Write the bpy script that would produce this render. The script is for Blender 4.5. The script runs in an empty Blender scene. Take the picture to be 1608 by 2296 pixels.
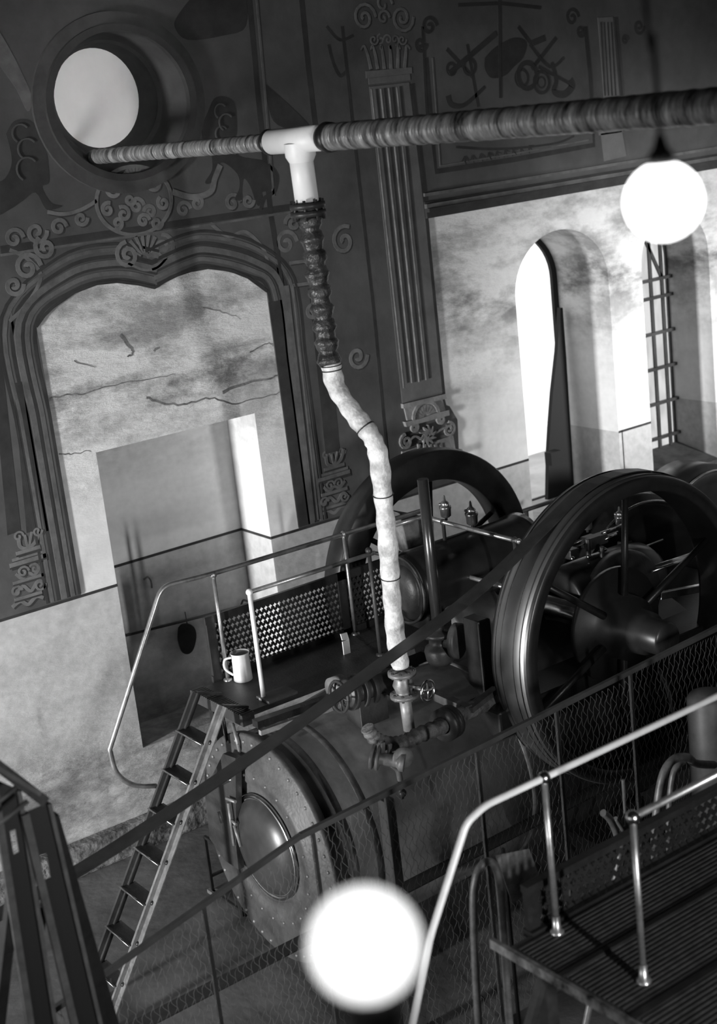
import bpy, bmesh, math, random
from mathutils import Vector, Matrix
from mathutils.geometry import tessellate_polygon
random.seed(7)
S = bpy.context.scene
COL = S.collection
PI = math.pi
# ------------------------------------------------------------------ camera
YAW, PITCH, ROLL, FPX, CX, CY = 0.606545, 0.258460, 0.112987, 3299.6, 804.0, 1108.0
EYE = Vector((0, 0, 6.0))
fw = Vector((math.sin(YAW)*math.cos(PITCH), math.cos(YAW)*math.cos(PITCH), -math.sin(PITCH)))
rt0 = Vector((math.cos(YAW), -math.sin(YAW), 0)); dn0 = fw.cross(rt0)
rt = rt0*math.cos(ROLL) + dn0*math.sin(ROLL); dn = dn0*math.cos(ROLL) - rt0*math.sin(ROLL)
cam_d = bpy.data.cameras.new('camera'); cam = bpy.data.objects.new('camera', cam_d); COL.objects.link(cam)
cam.matrix_world = Matrix(((rt.x, -dn.x, -fw.x, EYE.x), (rt.y, -dn.y, -fw.y, EYE.y), (rt.z, -dn.z, -fw.z, EYE.z), (0, 0, 0, 1)))
cam_d.sensor_fit = 'HORIZONTAL'; cam_d.sensor_width = 36; cam_d.lens = 36*FPX/1608
cam_d.shift_x = 0; cam_d.shift_y = -(1148-CY)/1608
cam_d.clip_start = .05
cam_d.dof.use_dof = True; cam_d.dof.focus_distance = 11.0; cam_d.dof.aperture_fstop = 2.2
S.camera = cam
S.view_settings.view_transform = 'Standard'; S.view_settings.look = 'None'
S.view_settings.gamma = 1; S.view_settings.use_curve_mapping = False
S.view_settings.exposure = 0.0
# ------------------------------------------------------------------ world and light
W0 = bpy.data.worlds.new('world'); S.world = W0; W0.use_nodes = True
bg = W0.node_tree.nodes['Background']; bg.inputs[0].default_value = (1, 1, 1, 1); bg.inputs[1].default_value = 1.25
def area(name, loc, target, size, power, sy=None, spread=180):
    l = bpy.data.lights.new(name, 'AREA'); l.energy = power; l.size = size
    l.spread = math.radians(spread)
    if sy: l.shape = 'RECTANGLE'; l.size_y = sy
    o = bpy.data.objects.new(name, l); COL.objects.link(o); o.location = loc
    o.rotation_euler = (Vector(target)-Vector(loc)).to_track_quat('-Z', 'Y').to_euler(); return o
# tall windows of the left end wall, low window behind the camera
area('daylight_left_window', (-3.6, 2.2, 2.6), (6.2, 11, 2.0), 1.0, 42, 2.6)
area('daylight_left_window_far', (-7.6, 7.4, 2.3), (6.5, 11, 2.0), 1.0, 345, 2.2, 60)
area('daylight_rear_window', (2.9, -2.6, 3.4), (6.0, 10.8, 2.4), .18, 62, 1.6, 60)
area('right_wall_fill', (13.5, -2.2, 4.6), (11.7, 10.8, 3.2), 1.2, 70, 1.6, 26)  # added fill light that brightens the right part of the back wall
area('oculus_fill', (3.4, -2.8, 7.9), (5.7, 11.4, 6.25), .8, 2.0, .8, 9)  # added narrow fill light, lifts the disc in the round recess

# ------------------------------------------------------------------ helpers
def at(px, py, **k):
    d = rt*((px-CX)/FPX) + dn*((py-CY)/FPX) + fw
    for n, i in (('x', 0), ('y', 1), ('z', 2)):
        if n in k: return EYE + d*((k[n]-EYE[i])/d[i])
MATS = {}
def mat(name, c, rough=.6, metal=0., var=0., scale=6., bump=0., bscale=40., emit=None, stretch=None):
    if name in MATS: return MATS[name]
    m = bpy.data.materials.new(name); m.use_nodes = True; nt = m.node_tree; b = nt.nodes['Principled BSDF']
    b.inputs['Base Color'].default_value = (c, c, c, 1); b.inputs['Roughness'].default_value = rough; b.inputs['Metallic'].default_value = metal
    if var or bump:
        tc = nt.nodes.new('ShaderNodeTexCoord'); mp = nt.nodes.new('ShaderNodeMapping'); nt.links.new(tc.outputs['Object'], mp.inputs[0])
        if stretch: mp.inputs['Scale'].default_value = stretch
    if var:
        n = nt.nodes.new('ShaderNodeTexNoise'); n.inputs['Scale'].default_value = scale; n.inputs['Detail'].default_value = 8; n.inputs['Roughness'].default_value = .65
        nt.links.new(mp.outputs[0], n.inputs['Vector'])
        r = nt.nodes.new('ShaderNodeValToRGB'); r.color_ramp.elements[0].position = .35; r.color_ramp.elements[1].position = .65
        lo, hi = max(0.004, c*(1-var)), min(.95, c*(1+var))
        r.color_ramp.elements[0].color = (lo, lo, lo, 1); r.color_ramp.elements[1].color = (hi, hi, hi, 1)
        nt.links.new(n.outputs[0], r.inputs[0]); nt.links.new(r.outputs[0], b.inputs['Base Color'])
    if bump:
        n2 = nt.nodes.new('ShaderNodeTexNoise'); n2.inputs['Scale'].default_value = bscale; n2.inputs['Detail'].default_value = 6
        nt.links.new(mp.outputs[0], n2.inputs['Vector'])
        bp = nt.nodes.new('ShaderNodeBump'); bp.inputs['Strength'].default_value = bump; bp.inputs['Distance'].default_value = .02
        nt.links.new(n2.outputs[0], bp.inputs['Height']); nt.links.new(bp.outputs[0], b.inputs['Normal'])
    MATS[name] = m; return m
def frame_of(d):
    d = d.normalized(); a = Vector((0, 0, 1)) if abs(d.z) < .9 else Vector((1, 0, 0))
    u = d.cross(a).normalized(); return u, d.cross(u).normalized()
ORG = {}
class MB:
    def __init__(s): s.v = []; s.f = []; s.sm = []
    def add(s, vs, fs, sm=False):
        o = len(s.v); s.v += [Vector(v) for v in vs]; s.f += [tuple(i+o for i in f) for f in fs]; s.sm += [sm]*len(fs); return s
    def box(s, lo, hi):
        x0, y0, z0 = lo; x1, y1, z1 = hi
        return s.add([(x0,y0,z0),(x1,y0,z0),(x1,y1,z0),(x0,y1,z0),(x0,y0,z1),(x1,y0,z1),(x1,y1,z1),(x0,y1,z1)],
                     [(0,3,2,1),(4,5,6,7),(0,1,5,4),(1,2,6,5),(2,3,7,6),(3,0,4,7)])
    def bar(s, a, b, w, h, up=Vector((0, 0, 1))):
        a = Vector(a); b = Vector(b); d = (b-a).normalized(); u = d.cross(up)
        if u.length < 1e-4: u = d.cross(Vector((0, 1, 0)))
        u.normalize(); n = u.cross(d).normalized(); u = u*w/2; n = n*h/2
        vs = [p+i*u+j*n for p in (a, b) for i, j in ((-1,-1),(1,-1),(1,1),(-1,1))]
        return s.add(vs, [(0,1,2,3),(7,6,5,4),(0,4,5,1),(1,5,6,2),(2,6,7,3),(3,7,4,0)])
    def tube(s, pts, r, n=12, cap=True, rs=None):
        pts = [Vector(p) for p in pts]; vs = []; fs = []; u = None
        for i, p in enumerate(pts):
            d = (pts[min(i+1, len(pts)-1)]-pts[max(i-1, 0)]).normalized()
            if u is None: u, w = frame_of(d)
            else:
                u = (u-d*u.dot(d)).normalized()
            w = d.cross(u); rr = rs[i] if rs else r
            vs += [p+(u*math.cos(2*PI*k/n)+w*math.sin(2*PI*k/n))*rr for k in range(n)]
        for i in range(len(pts)-1):
            for k in range(n): fs.append((i*n+k, i*n+(k+1) % n, (i+1)*n+(k+1) % n, (i+1)*n+k))
        s.add(vs, fs, True)
        if cap: s.add(vs[:n], [tuple(range(n))[::-1]]); s.add(vs[-n:], [tuple(range(n))])
        return s
    def lathe(s, o, ax, prof, n=40, sm=True, arc=None):
        o = Vector(o); ax = Vector(ax).normalized(); u, w = frame_of(ax); vs = []; fs = []
        m = n if arc is None else n+1
        for t, r in prof:
            for k in range(m):
                a = 2*PI*k/n if arc is None else arc[0]+(arc[1]-arc[0])*k/n
                vs.append(o+ax*t+(u*math.cos(a)+w*math.sin(a))*max(r, 1e-4))
        for i in range(len(prof)-1):
            for k in range(n): fs.append((i*m+k, i*m+(k+1) % m, (i+1)*m+(k+1) % m, (i+1)*m+k))
        return s.add(vs, fs, sm)
    def torus(s, o, ax, R, r, n=40, k=10, sx=1., arc=(0, 2*PI)):
        o = Vector(o); u, w = frame_of(Vector(ax)); full = abs(arc[1]-arc[0]-2*PI) < 1e-6
        pts = [o+(u*math.cos(a)*sx+w*math.sin(a))*R for a in [arc[0]+(arc[1]-arc[0])*i/n for i in range(n+1)]]
        return s.tube(pts, r, k, not full)
    def prism(s, loops, vec):
        """loops: outer polygon and holes (3D, planar); extruded by vec"""
        loops = [[Vector(p) for p in l] for l in loops]; tri = tessellate_polygon(loops); flat = [p for l in loops for p in l]; vec = Vector(vec)
        s.add(flat, [tuple(t) for t in tri]); s.add([p+vec for p in flat], [tuple(reversed(t)) for t in tri])
        for l in loops:
            n = len(l); s.add(l+[p+vec for p in l], [(i, (i+1) % n, n+(i+1) % n, n+i) for i in range(n)])
        return s
    def ball(s, c, r, n=14, sc=(1, 1, 1)):
        c = Vector(c); vs = []; fs = []; m = n*2
        for i in range(n+1):
            a = PI*i/n
            for k in range(m): vs.append(c+Vector((math.sin(a)*math.cos(2*PI*k/m)*r*sc[0], math.sin(a)*math.sin(2*PI*k/m)*r*sc[1], math.cos(a)*r*sc[2])))
        for i in range(n):
            for k in range(m): fs.append((i*m+k, (i+1)*m+k, (i+1)*m+(k+1) % m, i*m+(k+1) % m))
        return s.add(vs, fs, True)
    def split(s, name, m, parent=None, bevel=0):
        par = list(range(len(s.v)))
        def fd(i):
            while par[i] != i: par[i] = par[par[i]]; i = par[i]
            return i
        key = {}
        for i, v in enumerate(s.v):
            k = (round(v.x, 4), round(v.y, 4), round(v.z, 4))
            if k in key: par[fd(i)] = fd(key[k])
            else: key[k] = i
        for f in s.f:
            for q in f[1:]: par[fd(q)] = fd(f[0])
        gs = {}
        for fi, f in enumerate(s.f): gs.setdefault(fd(f[0]), []).append(fi)
        out = []
        for g in gs.values():
            b = MB(); mp = {}
            for fi in g:
                nf = []
                for q in s.f[fi]:
                    if q not in mp: mp[q] = len(b.v); b.v.append(s.v[q])
                    nf.append(mp[q])
                b.f.append(tuple(nf)); b.sm.append(s.sm[fi])
            out.append(b.build(name, m, parent, bevel))
        return out[0]
    def build(s, name, m, parent=None, bevel=0):
        if parent is not None: org = ORG[parent.name]
        else:
            xs = [v.x for v in s.v]; ys = [v.y for v in s.v]; org = Vector(((min(xs)+max(xs))/2, (min(ys)+max(ys))/2, min(v.z for v in s.v)))
        me = bpy.data.meshes.new(name); me.from_pydata([v-org for v in s.v], [], s.f); me.polygons.foreach_set('use_smooth', s.sm)
        bm = bmesh.new(); bm.from_mesh(me); bmesh.ops.remove_doubles(bm, verts=bm.verts, dist=1e-5)
        bmesh.ops.recalc_face_normals(bm, faces=bm.faces); bm.to_mesh(me); bm.free()
        me.materials.append(m); o = bpy.data.objects.new(name, me); COL.objects.link(o)
        if parent is not None: o.parent = parent
        else: o.location = org
        ORG[o.name] = org
        if bevel:
            b = o.modifiers.new('bevel', 'BEVEL'); b.width = bevel; b.segments = 2; b.limit_method = 'ANGLE'
        return o
def thing(name, label, cat, loc, group=None):
    o = bpy.data.objects.new(name, None); COL.objects.link(o); o.location = loc; o.empty_display_size = .1
    ORG[o.name] = Vector(loc); return tag(o, label, cat, group)
def tag(o, label, cat, group=None, kind=None):
    o['label'] = label; o['category'] = cat
    if group: o['group'] = group
    if kind: o['kind'] = kind
    return o
def struct(o): o['kind'] = 'structure'; return o
def smooth_path(pts, n=6):
    pts = [Vector(p) for p in pts]; out = []; q = [pts[0]]+pts+[pts[-1]]
    for i in range(1, len(q)-2):
        a, b, c, d = q[i-1:i+3]
        for k in range(n):
            t = k/n; out.append(.5*((2*b)+(c-a)*t+(2*a-5*b+4*c-d)*t*t+(3*b-a-3*c+d)*t**3))
    out.append(pts[-1]); return out
def fillet(pts, r, n=6):
    pts = [Vector(p) for p in pts]; out = [pts[0]]
    for i in range(1, len(pts)-1):
        p = pts[i]; a = (pts[i-1]-p); b = (pts[i+1]-p); rr = min(r, a.length*.48, b.length*.48); a.normalize(); b.normalize()
        A = p+a*rr; B = p+b*rr
        for k in range(n+1):
            t = k/n; out.append(A*(1-t)**2+p*2*t*(1-t)+B*t*t)
    out.append(pts[-1]); return out

# ------------------------------------------------------------------ materials
iron = mat('black_painted_iron', .022, .38, .3, .4, 5, .08, 60)
iron2 = mat('dark_grey_iron', .045, .45, .3, .4, 4, .1, 50)
wheel_m = mat('flywheel_paint', .05, .36, .7, .3, 3)
steel = mat('polished_steel', .55, .22, 1., .15, 20)
rail_m = mat('worn_rail_steel', .42, .32, .8, .35, 9)
bright = mat('lightened_rail', .93, .4, .1, .12, 9)  # near-white, so the lamp glare on the near rail sits in the colour
brass = mat('brass_fitting', .3, .3, .9, .2, 10)
boil = mat('boiler_sheet', .075, .45, .15, .35, 3.0, .12, 12)
plate_m = mat('boiler_end_plate', .075, .5, .1, .35, 5, .2, 30)
deck_m = mat('deck_plate', .07, .5, .1, .35, 4, .1, 60)
rag = mat('lagging_cloth', .62, .6, 0, .45, 9, .6, 25)
foil = mat('spiral_bound_lagging', .22, .32, .3, .9, 5, .9, 9, stretch=(.8, 4.5, .8))
tarred = mat('tarred_lagging', .05, .25, .2, .6, 12, .9, 22)
white_m = mat('white_paint', .85, .45, 0, .04, 5)
enamel = mat('white_enamel', .75, .25, 0, .08, 12)
mid = mat('mid_grey_metal', .2, .45, .3, .35, 10, .1, 40)
card = mat('stained_card', .22, .8, 0, .35, 14)
wire_m = mat('galvanised_wire', .28, .5, .4)
dust = mat('slot_steel', .3, .6)
# wall plaster: limewash with stains, cracks and patches
def plaster(name, c_up, c_low, dado=True):
    m = bpy.data.materials.new(name); m.use_nodes = True; nt = m.node_tree; L = nt.links.new; N = nt.nodes.new; b = nt.nodes['Principled BSDF']
    b.inputs['Roughness'].default_value = .9
    g = N('ShaderNodeNewGeometry'); sp = N('ShaderNodeSeparateXYZ'); L(g.outputs['Position'], sp.inputs[0])
    n1 = N('ShaderNodeTexNoise'); n1.inputs['Scale'].default_value = 1.6; n1.inputs['Detail'].default_value = 12; n1.inputs['Roughness'].default_value = .68
    mp = N('ShaderNodeMapping'); mp.inputs['Scale'].default_value = (.7, .7, 1.7); L(g.outputs['Position'], mp.inputs[0]); L(mp.outputs[0], n1.inputs['Vector'])
    # stained courses: strongest between 3.2 and 4.4 m and next to the floor
    cr = N('ShaderNodeValToRGB'); cr.color_ramp.interpolation = 'EASE'
    els = cr.color_ramp.elements
    zt = [(0, .9), (.06, .8), (.15, .75), (.2, .25), (.42, .08), (.5, .12), (.6, .5), (.66, .95), (.7, .75), (.78, .65), (.9, .35)]
    els[0].position = 0; els[0].color = (zt[0][1],)*3+(1,)
    els[1].position = zt[1][0]; els[1].color = (zt[1][1],)*3+(1,)
    for p, v in zt[2:]:
        e = els.new(p); e.color = (v, v, v, 1)
    dz = N('ShaderNodeMath'); dz.operation = 'DIVIDE'; dz.inputs[1].default_value = 6.0; L(sp.outputs[2], dz.inputs[0])
    nz = N('ShaderNodeTexNoise'); nz.inputs['Scale'].default_value = .9; nz.inputs['Detail'].default_value = 4; L(g.outputs['Position'], nz.inputs['Vector'])
    ma = N('ShaderNodeMath'); ma.operation = 'MULTIPLY_ADD'; ma.inputs[1].default_value = .12; L(nz.outputs[0], ma.inputs[0]); L(dz.outputs[0], ma.inputs[2])
    mb = N('ShaderNodeMath'); mb.operation = 'SUBTRACT'; mb.inputs[1].default_value = .06; L(ma.outputs[0], mb.inputs[0]); L(mb.outputs[0], cr.inputs[0])
    r1 = N('ShaderNodeValToRGB'); r1.color_ramp.elements[0].position = .43; r1.color_ramp.elements[1].position = .6; L(n1.outputs[0], r1.inputs[0])
    mu = N('ShaderNodeMath'); mu.operation = 'MULTIPLY'; L(r1.outputs[0], mu.inputs[0]); L(cr.outputs[0], mu.inputs[1])
    n3 = N('ShaderNodeTexNoise'); n3.inputs['Scale'].default_value = 14; n3.inputs['Detail'].default_value = 6; L(g.outputs['Position'], n3.inputs['Vector'])
    base = N('ShaderNodeMix'); base.data_type = 'RGBA'; base.inputs[6].default_value = (c_low,)*3+(1,); base.inputs[7].default_value = (c_up,)*3+(1,)
    gt = N('ShaderNodeMath'); gt.operation = 'GREATER_THAN'; gt.inputs[1].default_value = 2.345; L(sp.outputs[2], gt.inputs[0]); L(gt.outputs[0], base.inputs[0])
    dk = N('ShaderNodeMix'); dk.data_type = 'RGBA'; dk.blend_type = 'MULTIPLY'; L(base.outputs[2], dk.inputs[6]); dk.inputs[7].default_value = (.22, .22, .22, 1); L(mu.outputs[0], dk.inputs[0])
    sg = N('ShaderNodeMix'); sg.data_type = 'RGBA'; sg.blend_type = 'OVERLAY'; sg.inputs[0].default_value = .3; L(dk.outputs[2], sg.inputs[6]); L(n3.outputs[0], sg.inputs[7])
    L(sg.outputs[2], b.inputs['Base Color'])
    hm = N('ShaderNodeMath'); hm.operation = 'MULTIPLY'; L(n1.outputs[0], hm.inputs[0]); L(cr.outputs[0], hm.inputs[1])
    bp = N('ShaderNodeBump'); bp.inputs['Strength'].default_value = .7; bp.inputs['Distance'].default_value = .12; L(hm.outputs[0], bp.inputs['Height']); L(bp.outputs[0], b.inputs['Normal'])
    return m
plas = plaster('limewashed_plaster', .72, .5)
paint_dk = mat('grisaille_wall_painting', .07, .85, 0, .3, 1.3, .15, 8)
p_dark = mat('painted_shadow_line', .028, .85, 0, .3, 6)
p_mid = mat('painted_stone_grey', .10, .85, 0, .3, 5, .1, 30)
p_light = mat('painted_highlight', .24, .85, 0, .35, 8)
p_orn = mat('painted_ornament_grey', .125, .85, 0, .3, 8)
p_stone = mat('painted_pilaster_grey', .12, .85, 0, .2, 3, .1, 20)
floor_m = mat('oily_concrete_floor', .11, .55, 0, .4, 1.6, .3, 12)
# ------------------------------------------------------------------ structure
W = 10.856
def wp(px, py): p = at(px, py, y=W); return (p.x, p.z)
struct(MB().box((-8, -3, -.3), (17, 11.5, 0)).build('floor', floor_m))
def rect(x0, z0, x1, z1, y): return [Vector((x0, y, z0)), Vector((x1, y, z0)), Vector((x1, y, z1)), Vector((x0, y, z1))]
def ell(cx, cz, a, b, y, n=48): return [Vector((cx+a*math.cos(2*PI*i/n), y, cz+b*math.sin(2*PI*i/n))) for i in range(n)]
A0, A1, AZ0, AZ1, AD = 4.985, 6.53, .86, 3.49, .5          # bricked niche
D0, D1, DZ = 9.66, 10.955, 1.62                              # arched doorway
dcx, dcz, da, db = (D0+D1)/2, 3.98, (D1-D0)/2, .585
def arch_loop(y, x0=D0, x1=D1, zb=DZ, cz=dcz, h=db, n=24):
    c = (x0+x1)/2; a = (x1-x0)/2
    return [Vector((x0, y, zb)), Vector((x1, y, zb))]+[Vector((c+a*math.cos(PI*i/n), y, cz+h*math.sin(PI*i/n))) for i in range(n+1)]
N0, N1, NZ = 11.45, 12.5, 1.70                               # grated window recess
win_loop = lambda y: arch_loop(y, N0, N1, NZ, 4.0, .55)
oc_front = lambda y: ell(5.66, 6.2, .60, .55, y); oc_back = lambda y: ell(5.75, 6.27, .385, .40, y)
wb = MB()
tri_l = [rect(-8, 0, 17, 9, W), rect(A0, AZ0, A1, AZ1, W), arch_loop(W), win_loop(W), oc_front(W)]
wb.add([p for l in tri_l for p in l], [tuple(t) for t in tessellate_polygon(tri_l)])
def band(mb, l0, l1, sm=False):
    n = len(l0); mb.add(l0+l1, [(i, (i+1) % n, n+(i+1) % n, n+i) for i in range(n)], sm)
band(wb, rect(A0, AZ0, A1, AZ1, W), rect(A0, AZ0, A1, AZ1, W+AD)); wb.add(rect(A0, AZ0, A1, AZ1, W+AD), [(0, 1, 2, 3)])
band(wb, arch_loop(W), arch_loop(W+.18)); 
def splay(l, c, f): return [Vector((c+(p.x-c)*f, p.y, p.z)) for p in l]
band(wb, arch_loop(W+.18), arch_loop(W+.8))
band(wb, win_loop(W), win_loop(W+.62))
wall = struct(wb.build('wall_back', plas))
# round recess: dark splayed reveal, plaster disc at its back
rv = MB(); band(rv, oc_front(W-.02), oc_back(W+.55), True); rv.build('oculus_reveal', mat('dark_reveal', .035, .9, 0, .3, 3), wall)
MB().add(oc_back(W+.55), [tuple(range(48))]).build('oculus_back', mat('brightened_plaster', .95, .9, 0, .05, 3, .15, 10), wall)  # plaster disc, extra brightness put into its colour against the dim light
def ring(a0, b0, a1, b1, y0, y1, m, name, cx=5.66, cz=6.2):
    r = MB(); r.prism([ell(cx, cz, a0, b0, y0), ell(cx, cz, a1, b1, y0)], (0, y1-y0, 0)); return r.build(name, m, wall)
ring(.76, .70, .66, .60, W-.045, W-.001, mat('oculus_moulding_paint', .045, .85, 0, .3, 4), 'oculus_moulding'); ring(.665, .605, .60, .55, W-.08, W-.001, p_dark, 'oculus_moulding')
rr_ = MB(); band(rr_, ell(5.70, 6.235, .50, .475, W+.26), ell(5.705, 6.24, .47, .45, W+.30), True); rr_.build('oculus_fillet', mat('oculus_moulding_paint', .045), wall)
# other walls and ceiling close the hall
struct(MB().box((-8.2, -3.2, 0), (-8, W, 9)).build('wall_left', plas))
struct(MB().box((17, -3.2, 0), (17.2, W+.8, 9)).build('wall_right', plas))
struct(MB().box((-8.2, -3.2, 0), (17.2, -3, 9)).build('wall_front', plas))
struct(MB().box((-8.2, -3.2, 9), (17.2, 11.6, 9.2)).build('ceiling', paint_dk))
# ground beyond the doorway
struct(MB().box((8.2, W+.8, 1.3), (12.5, W+2.3, 1.62)).build('trim_1', mat('pale_outdoor_ground', .6, .9, 0, .2, 2)))
# plinth skirting of rubble and damaged plaster
pl = MB(); pl.box((-8, W-.14, 0), (5.6, W, .28)); pl.box((5.6, W-.10, 0), (11, W, .24))
struct(pl.build('baseboard_back', mat('crumbled_plinth', .16, .9, 0, .9, 5, 1.0, 16), bevel=.03))
# painted lines of the dado, running into the niche
dl = MB(); z0, z1 = 2.333, 2.357
for a, b in (((-8, W-.004), (A0, W-.004)), ((A1, W-.004), (D0, W-.004)), ((D1+.0, W-.004), (N0, W-.004)), ((A0, W+AD-.004), (A1, W+AD-.004))): dl.box((a[0], a[1], z0), (b[0], a[1]+.003, z1))
dl.box((A0+.001, W, z0), (A0+.005, W+AD, z1)); dl.box((A1-.005, W, z0), (A1-.001, W+AD, z1)); dl.box((11.0, W-.004, 1.6), (11.012, W-.001, 2.35))
dl.build('dado_line', p_dark, wall)

# ------------------------------------------------------------------ wall painting (grisaille) ---------------------------------
arch_px = [(80, 732), (97, 708), (115, 690), (165, 655), (215, 636), (260, 631), (310, 637), (345, 645), (352, 641), (380, 622), (425, 607), (465, 600), (515, 606), (555, 622), (597, 653)]
arch_w = [wp(*p) for p in arch_px]
out = [(-7.9, 2.36), (4.65, 2.36)]+arch_w+[(6.83, 2.36), (8.86, 2.36), (8.80, 2.60), (8.76, 2.62), (8.78, 2.95), (8.70, 3.10), (8.66, 3.12), (8.62, 3.35)]
out += [(8.635, 3.6), (8.64, 4.9), (16.9, 4.9), (16.9, 8.95), (-7.9, 8.95)]
pd = MB(); pd.prism([[Vector((x, W-.012, z)) for x, z in out], ell(5.66, 6.2, .66, .61, W-.012)], (0, .011, 0))
pd.build('grisaille_painting', paint_dk, wall)
LAY = [0]
def ribbon(mb, pts, w, y=None, px=False, t=.007, w2=None):
    """flat painted stroke on the wall plane, pts (x,z) in metres or pixels"""
    if px: pts = [wp(*p) for p in pts]
    LAY[0] = (LAY[0]+1) % 9; y = (W-.0135 if y is None else y)-.0004*LAY[0]; L = []; R_ = []; n = len(pts)
    for i, (x, z) in enumerate(pts):
        a = pts[max(i-1, 0)]; b = pts[min(i+1, n-1)]; dx, dz = b[0]-a[0], b[1]-a[1]; l = math.hypot(dx, dz) or 1
        ww = w/2 if w2 is None else (w+(w2-w)*i/(n-1))/2
        L.append(Vector((x-dz/l*ww, y, z+dx/l*ww))); R_.append(Vector((x+dz/l*ww, y, z-dx/l*ww)))
    vs = L+R_; fs = [(i, i+1, n+i+1, n+i) for i in range(n-1)]; mb.add(vs, fs)
    vs2 = [v+Vector((0, t, 0)) for v in vs]; k = len(vs)
    mb.add(vs+vs2, [(0, n, k+n, k), (n-1, k+n-1, k+2*n-1, 2*n-1)]+[(i, i+1, k+i+1, k+i) for i in range(n-1)]+[(n+i, n+i+1, k+n+i+1, k+n+i) for i in range(n-1)])
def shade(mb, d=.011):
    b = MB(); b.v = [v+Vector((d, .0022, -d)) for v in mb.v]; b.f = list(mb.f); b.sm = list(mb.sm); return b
def blob(mb, pts, px=True, t=.008, n=4):
    if px: pts = [wp(*p) for p in pts]
    P3 = [Vector((x, W-.0145, z)) for x, z in pts]; P3.append(P3[0]); P3 = smooth_path(P3, n)[:-1]
    mb.prism([P3], (0, t, 0))
def sm2(pts, n=6): return [(v.x, v.y) for v in smooth_path([Vector((a, b, 0)) for a, b in pts], n)]
def spiral(cx, cz, r, turns=1.5, a0=0., d=1, n=22, rin=.12):
    return [(cx+r*(1-(1-rin)*i/n)*math.cos(a0+d*2*PI*turns*i/n), cz+r*(1-(1-rin)*i/n)*math.sin(a0+d*2*PI*turns*i/n)) for i in range(n+1)]
def offset_poly(pts, d):
    o = []
    for i, (x, z) in enumerate(pts):
        a = pts[max(i-1, 0)]; b = pts[min(i+1, len(pts)-1)]; dx, dz = b[0]-a[0], b[1]-a[1]; l = math.hypot(dx, dz) or 1
        o.append((x-dz/l*d, z+dx/l*d))
    return o
# moulded frame around the big arched field
main = [(4.65, 2.37)]+[(4.648, 3.4)]+arch_w+[(6.82, 3.4), (6.83, 2.37)]
fr_d, fr_l = MB(), MB()
for d, w, which in ((.012, .03, 0), (.07, .035, 1), (.115, .02, 0), (.15, .05, 1), (.20, .03, 0), (.255, .03, 1), (.30, .022, 0)):
    sm_top = sm2(offset_poly([(4.648, 3.9)]+[arch_w[i] for i in (0, 3, 5, 7)], d), 6)
    ribbon((fr_d, fr_l)[which], [(4.65-d, 2.37), (4.648-d, 3.9)]+sm_top[1:], w)
    sm_top = sm2(offset_poly([arch_w[i] for i in (8, 10, 11, 13, 14)]+[(6.815, 3.9)], d), 6)
    ribbon((fr_d, fr_l)[which], sm_top+[(6.83+d, 2.37)], w)
ribbon(fr_d, [(6.83+.085, 2.37), (6.82+.085, 3.4), (6.80+.085, 4.42)], .16)  # broad dark ribbon stands in for the shadow along the right jamb
# inner band along the top edge of the plaster field
ribbon(fr_d, arch_w, .025)
frame = fr_d.build('painted_arch_frame', p_dark, wall); fr_l.build('frame_highlight', p_mid, frame)
# keystone volutes above the cusp
ks = MB()
c0 = wp(285, 572); c1 = wp(365, 555)
ribbon(ks, spiral(c0[0], c0[1], .11, 1.6, PI*.5, 1), .035); ribbon(ks, spiral(c1[0], c1[1], .11, 1.6, PI*.5, -1), .035)
for i in range(7):
    a = PI*(.2+.6*i/6); b = wp(325, 580); ribbon(ks, [(b[0]+.05*math.cos(a), b[1]+.05*math.sin(a)), (b[0]+.2*math.cos(a), b[1]+.2*math.sin(a))], .012, w2=.03)
ribbon(ks, sm2([wp(285, 590), wp(320, 605), wp(350, 600), wp(372, 578)]), .02)
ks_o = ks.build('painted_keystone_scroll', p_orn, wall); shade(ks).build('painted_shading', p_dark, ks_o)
# long horizontal and vertical border lines
ln = MB()
ribbon(ln, [(0, 560), (340, 510), (680, 460)], .055, px=True)
ribbon(ln, [(555, -20), (580, 250), (605, 480), (640, 700)], .05, px=True)
ribbon(ln, [(672, -20), (690, 160), (705, 285)], .05, px=True)
ribbon(ln, [(765, 60), (795, 340), (835, 690), (868, 1040)], .03, px=True)
ribbon(ln, [(620, 560), (650, 780), (690, 1170)], .03, px=True)
ln.build('painted_border_line', p_dark, wall)
ll = MB()
ribbon(ll, [(0, 572), (340, 523), (672, 472)], .02, px=True); ribbon(ll, [(572, -20), (596, 250), (612, 440)], .02, px=True)
ribbon(ll, [(640, 640), (700, 1168)], .05, px=True); ribbon(ll, [(655, 640), (712, 1165)], .015, px=True)
ribbon(ll, [(22, 700), (105, 1190)], .02, px=True)
ll.build('painted_border_highlight', p_mid, wall)
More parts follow.
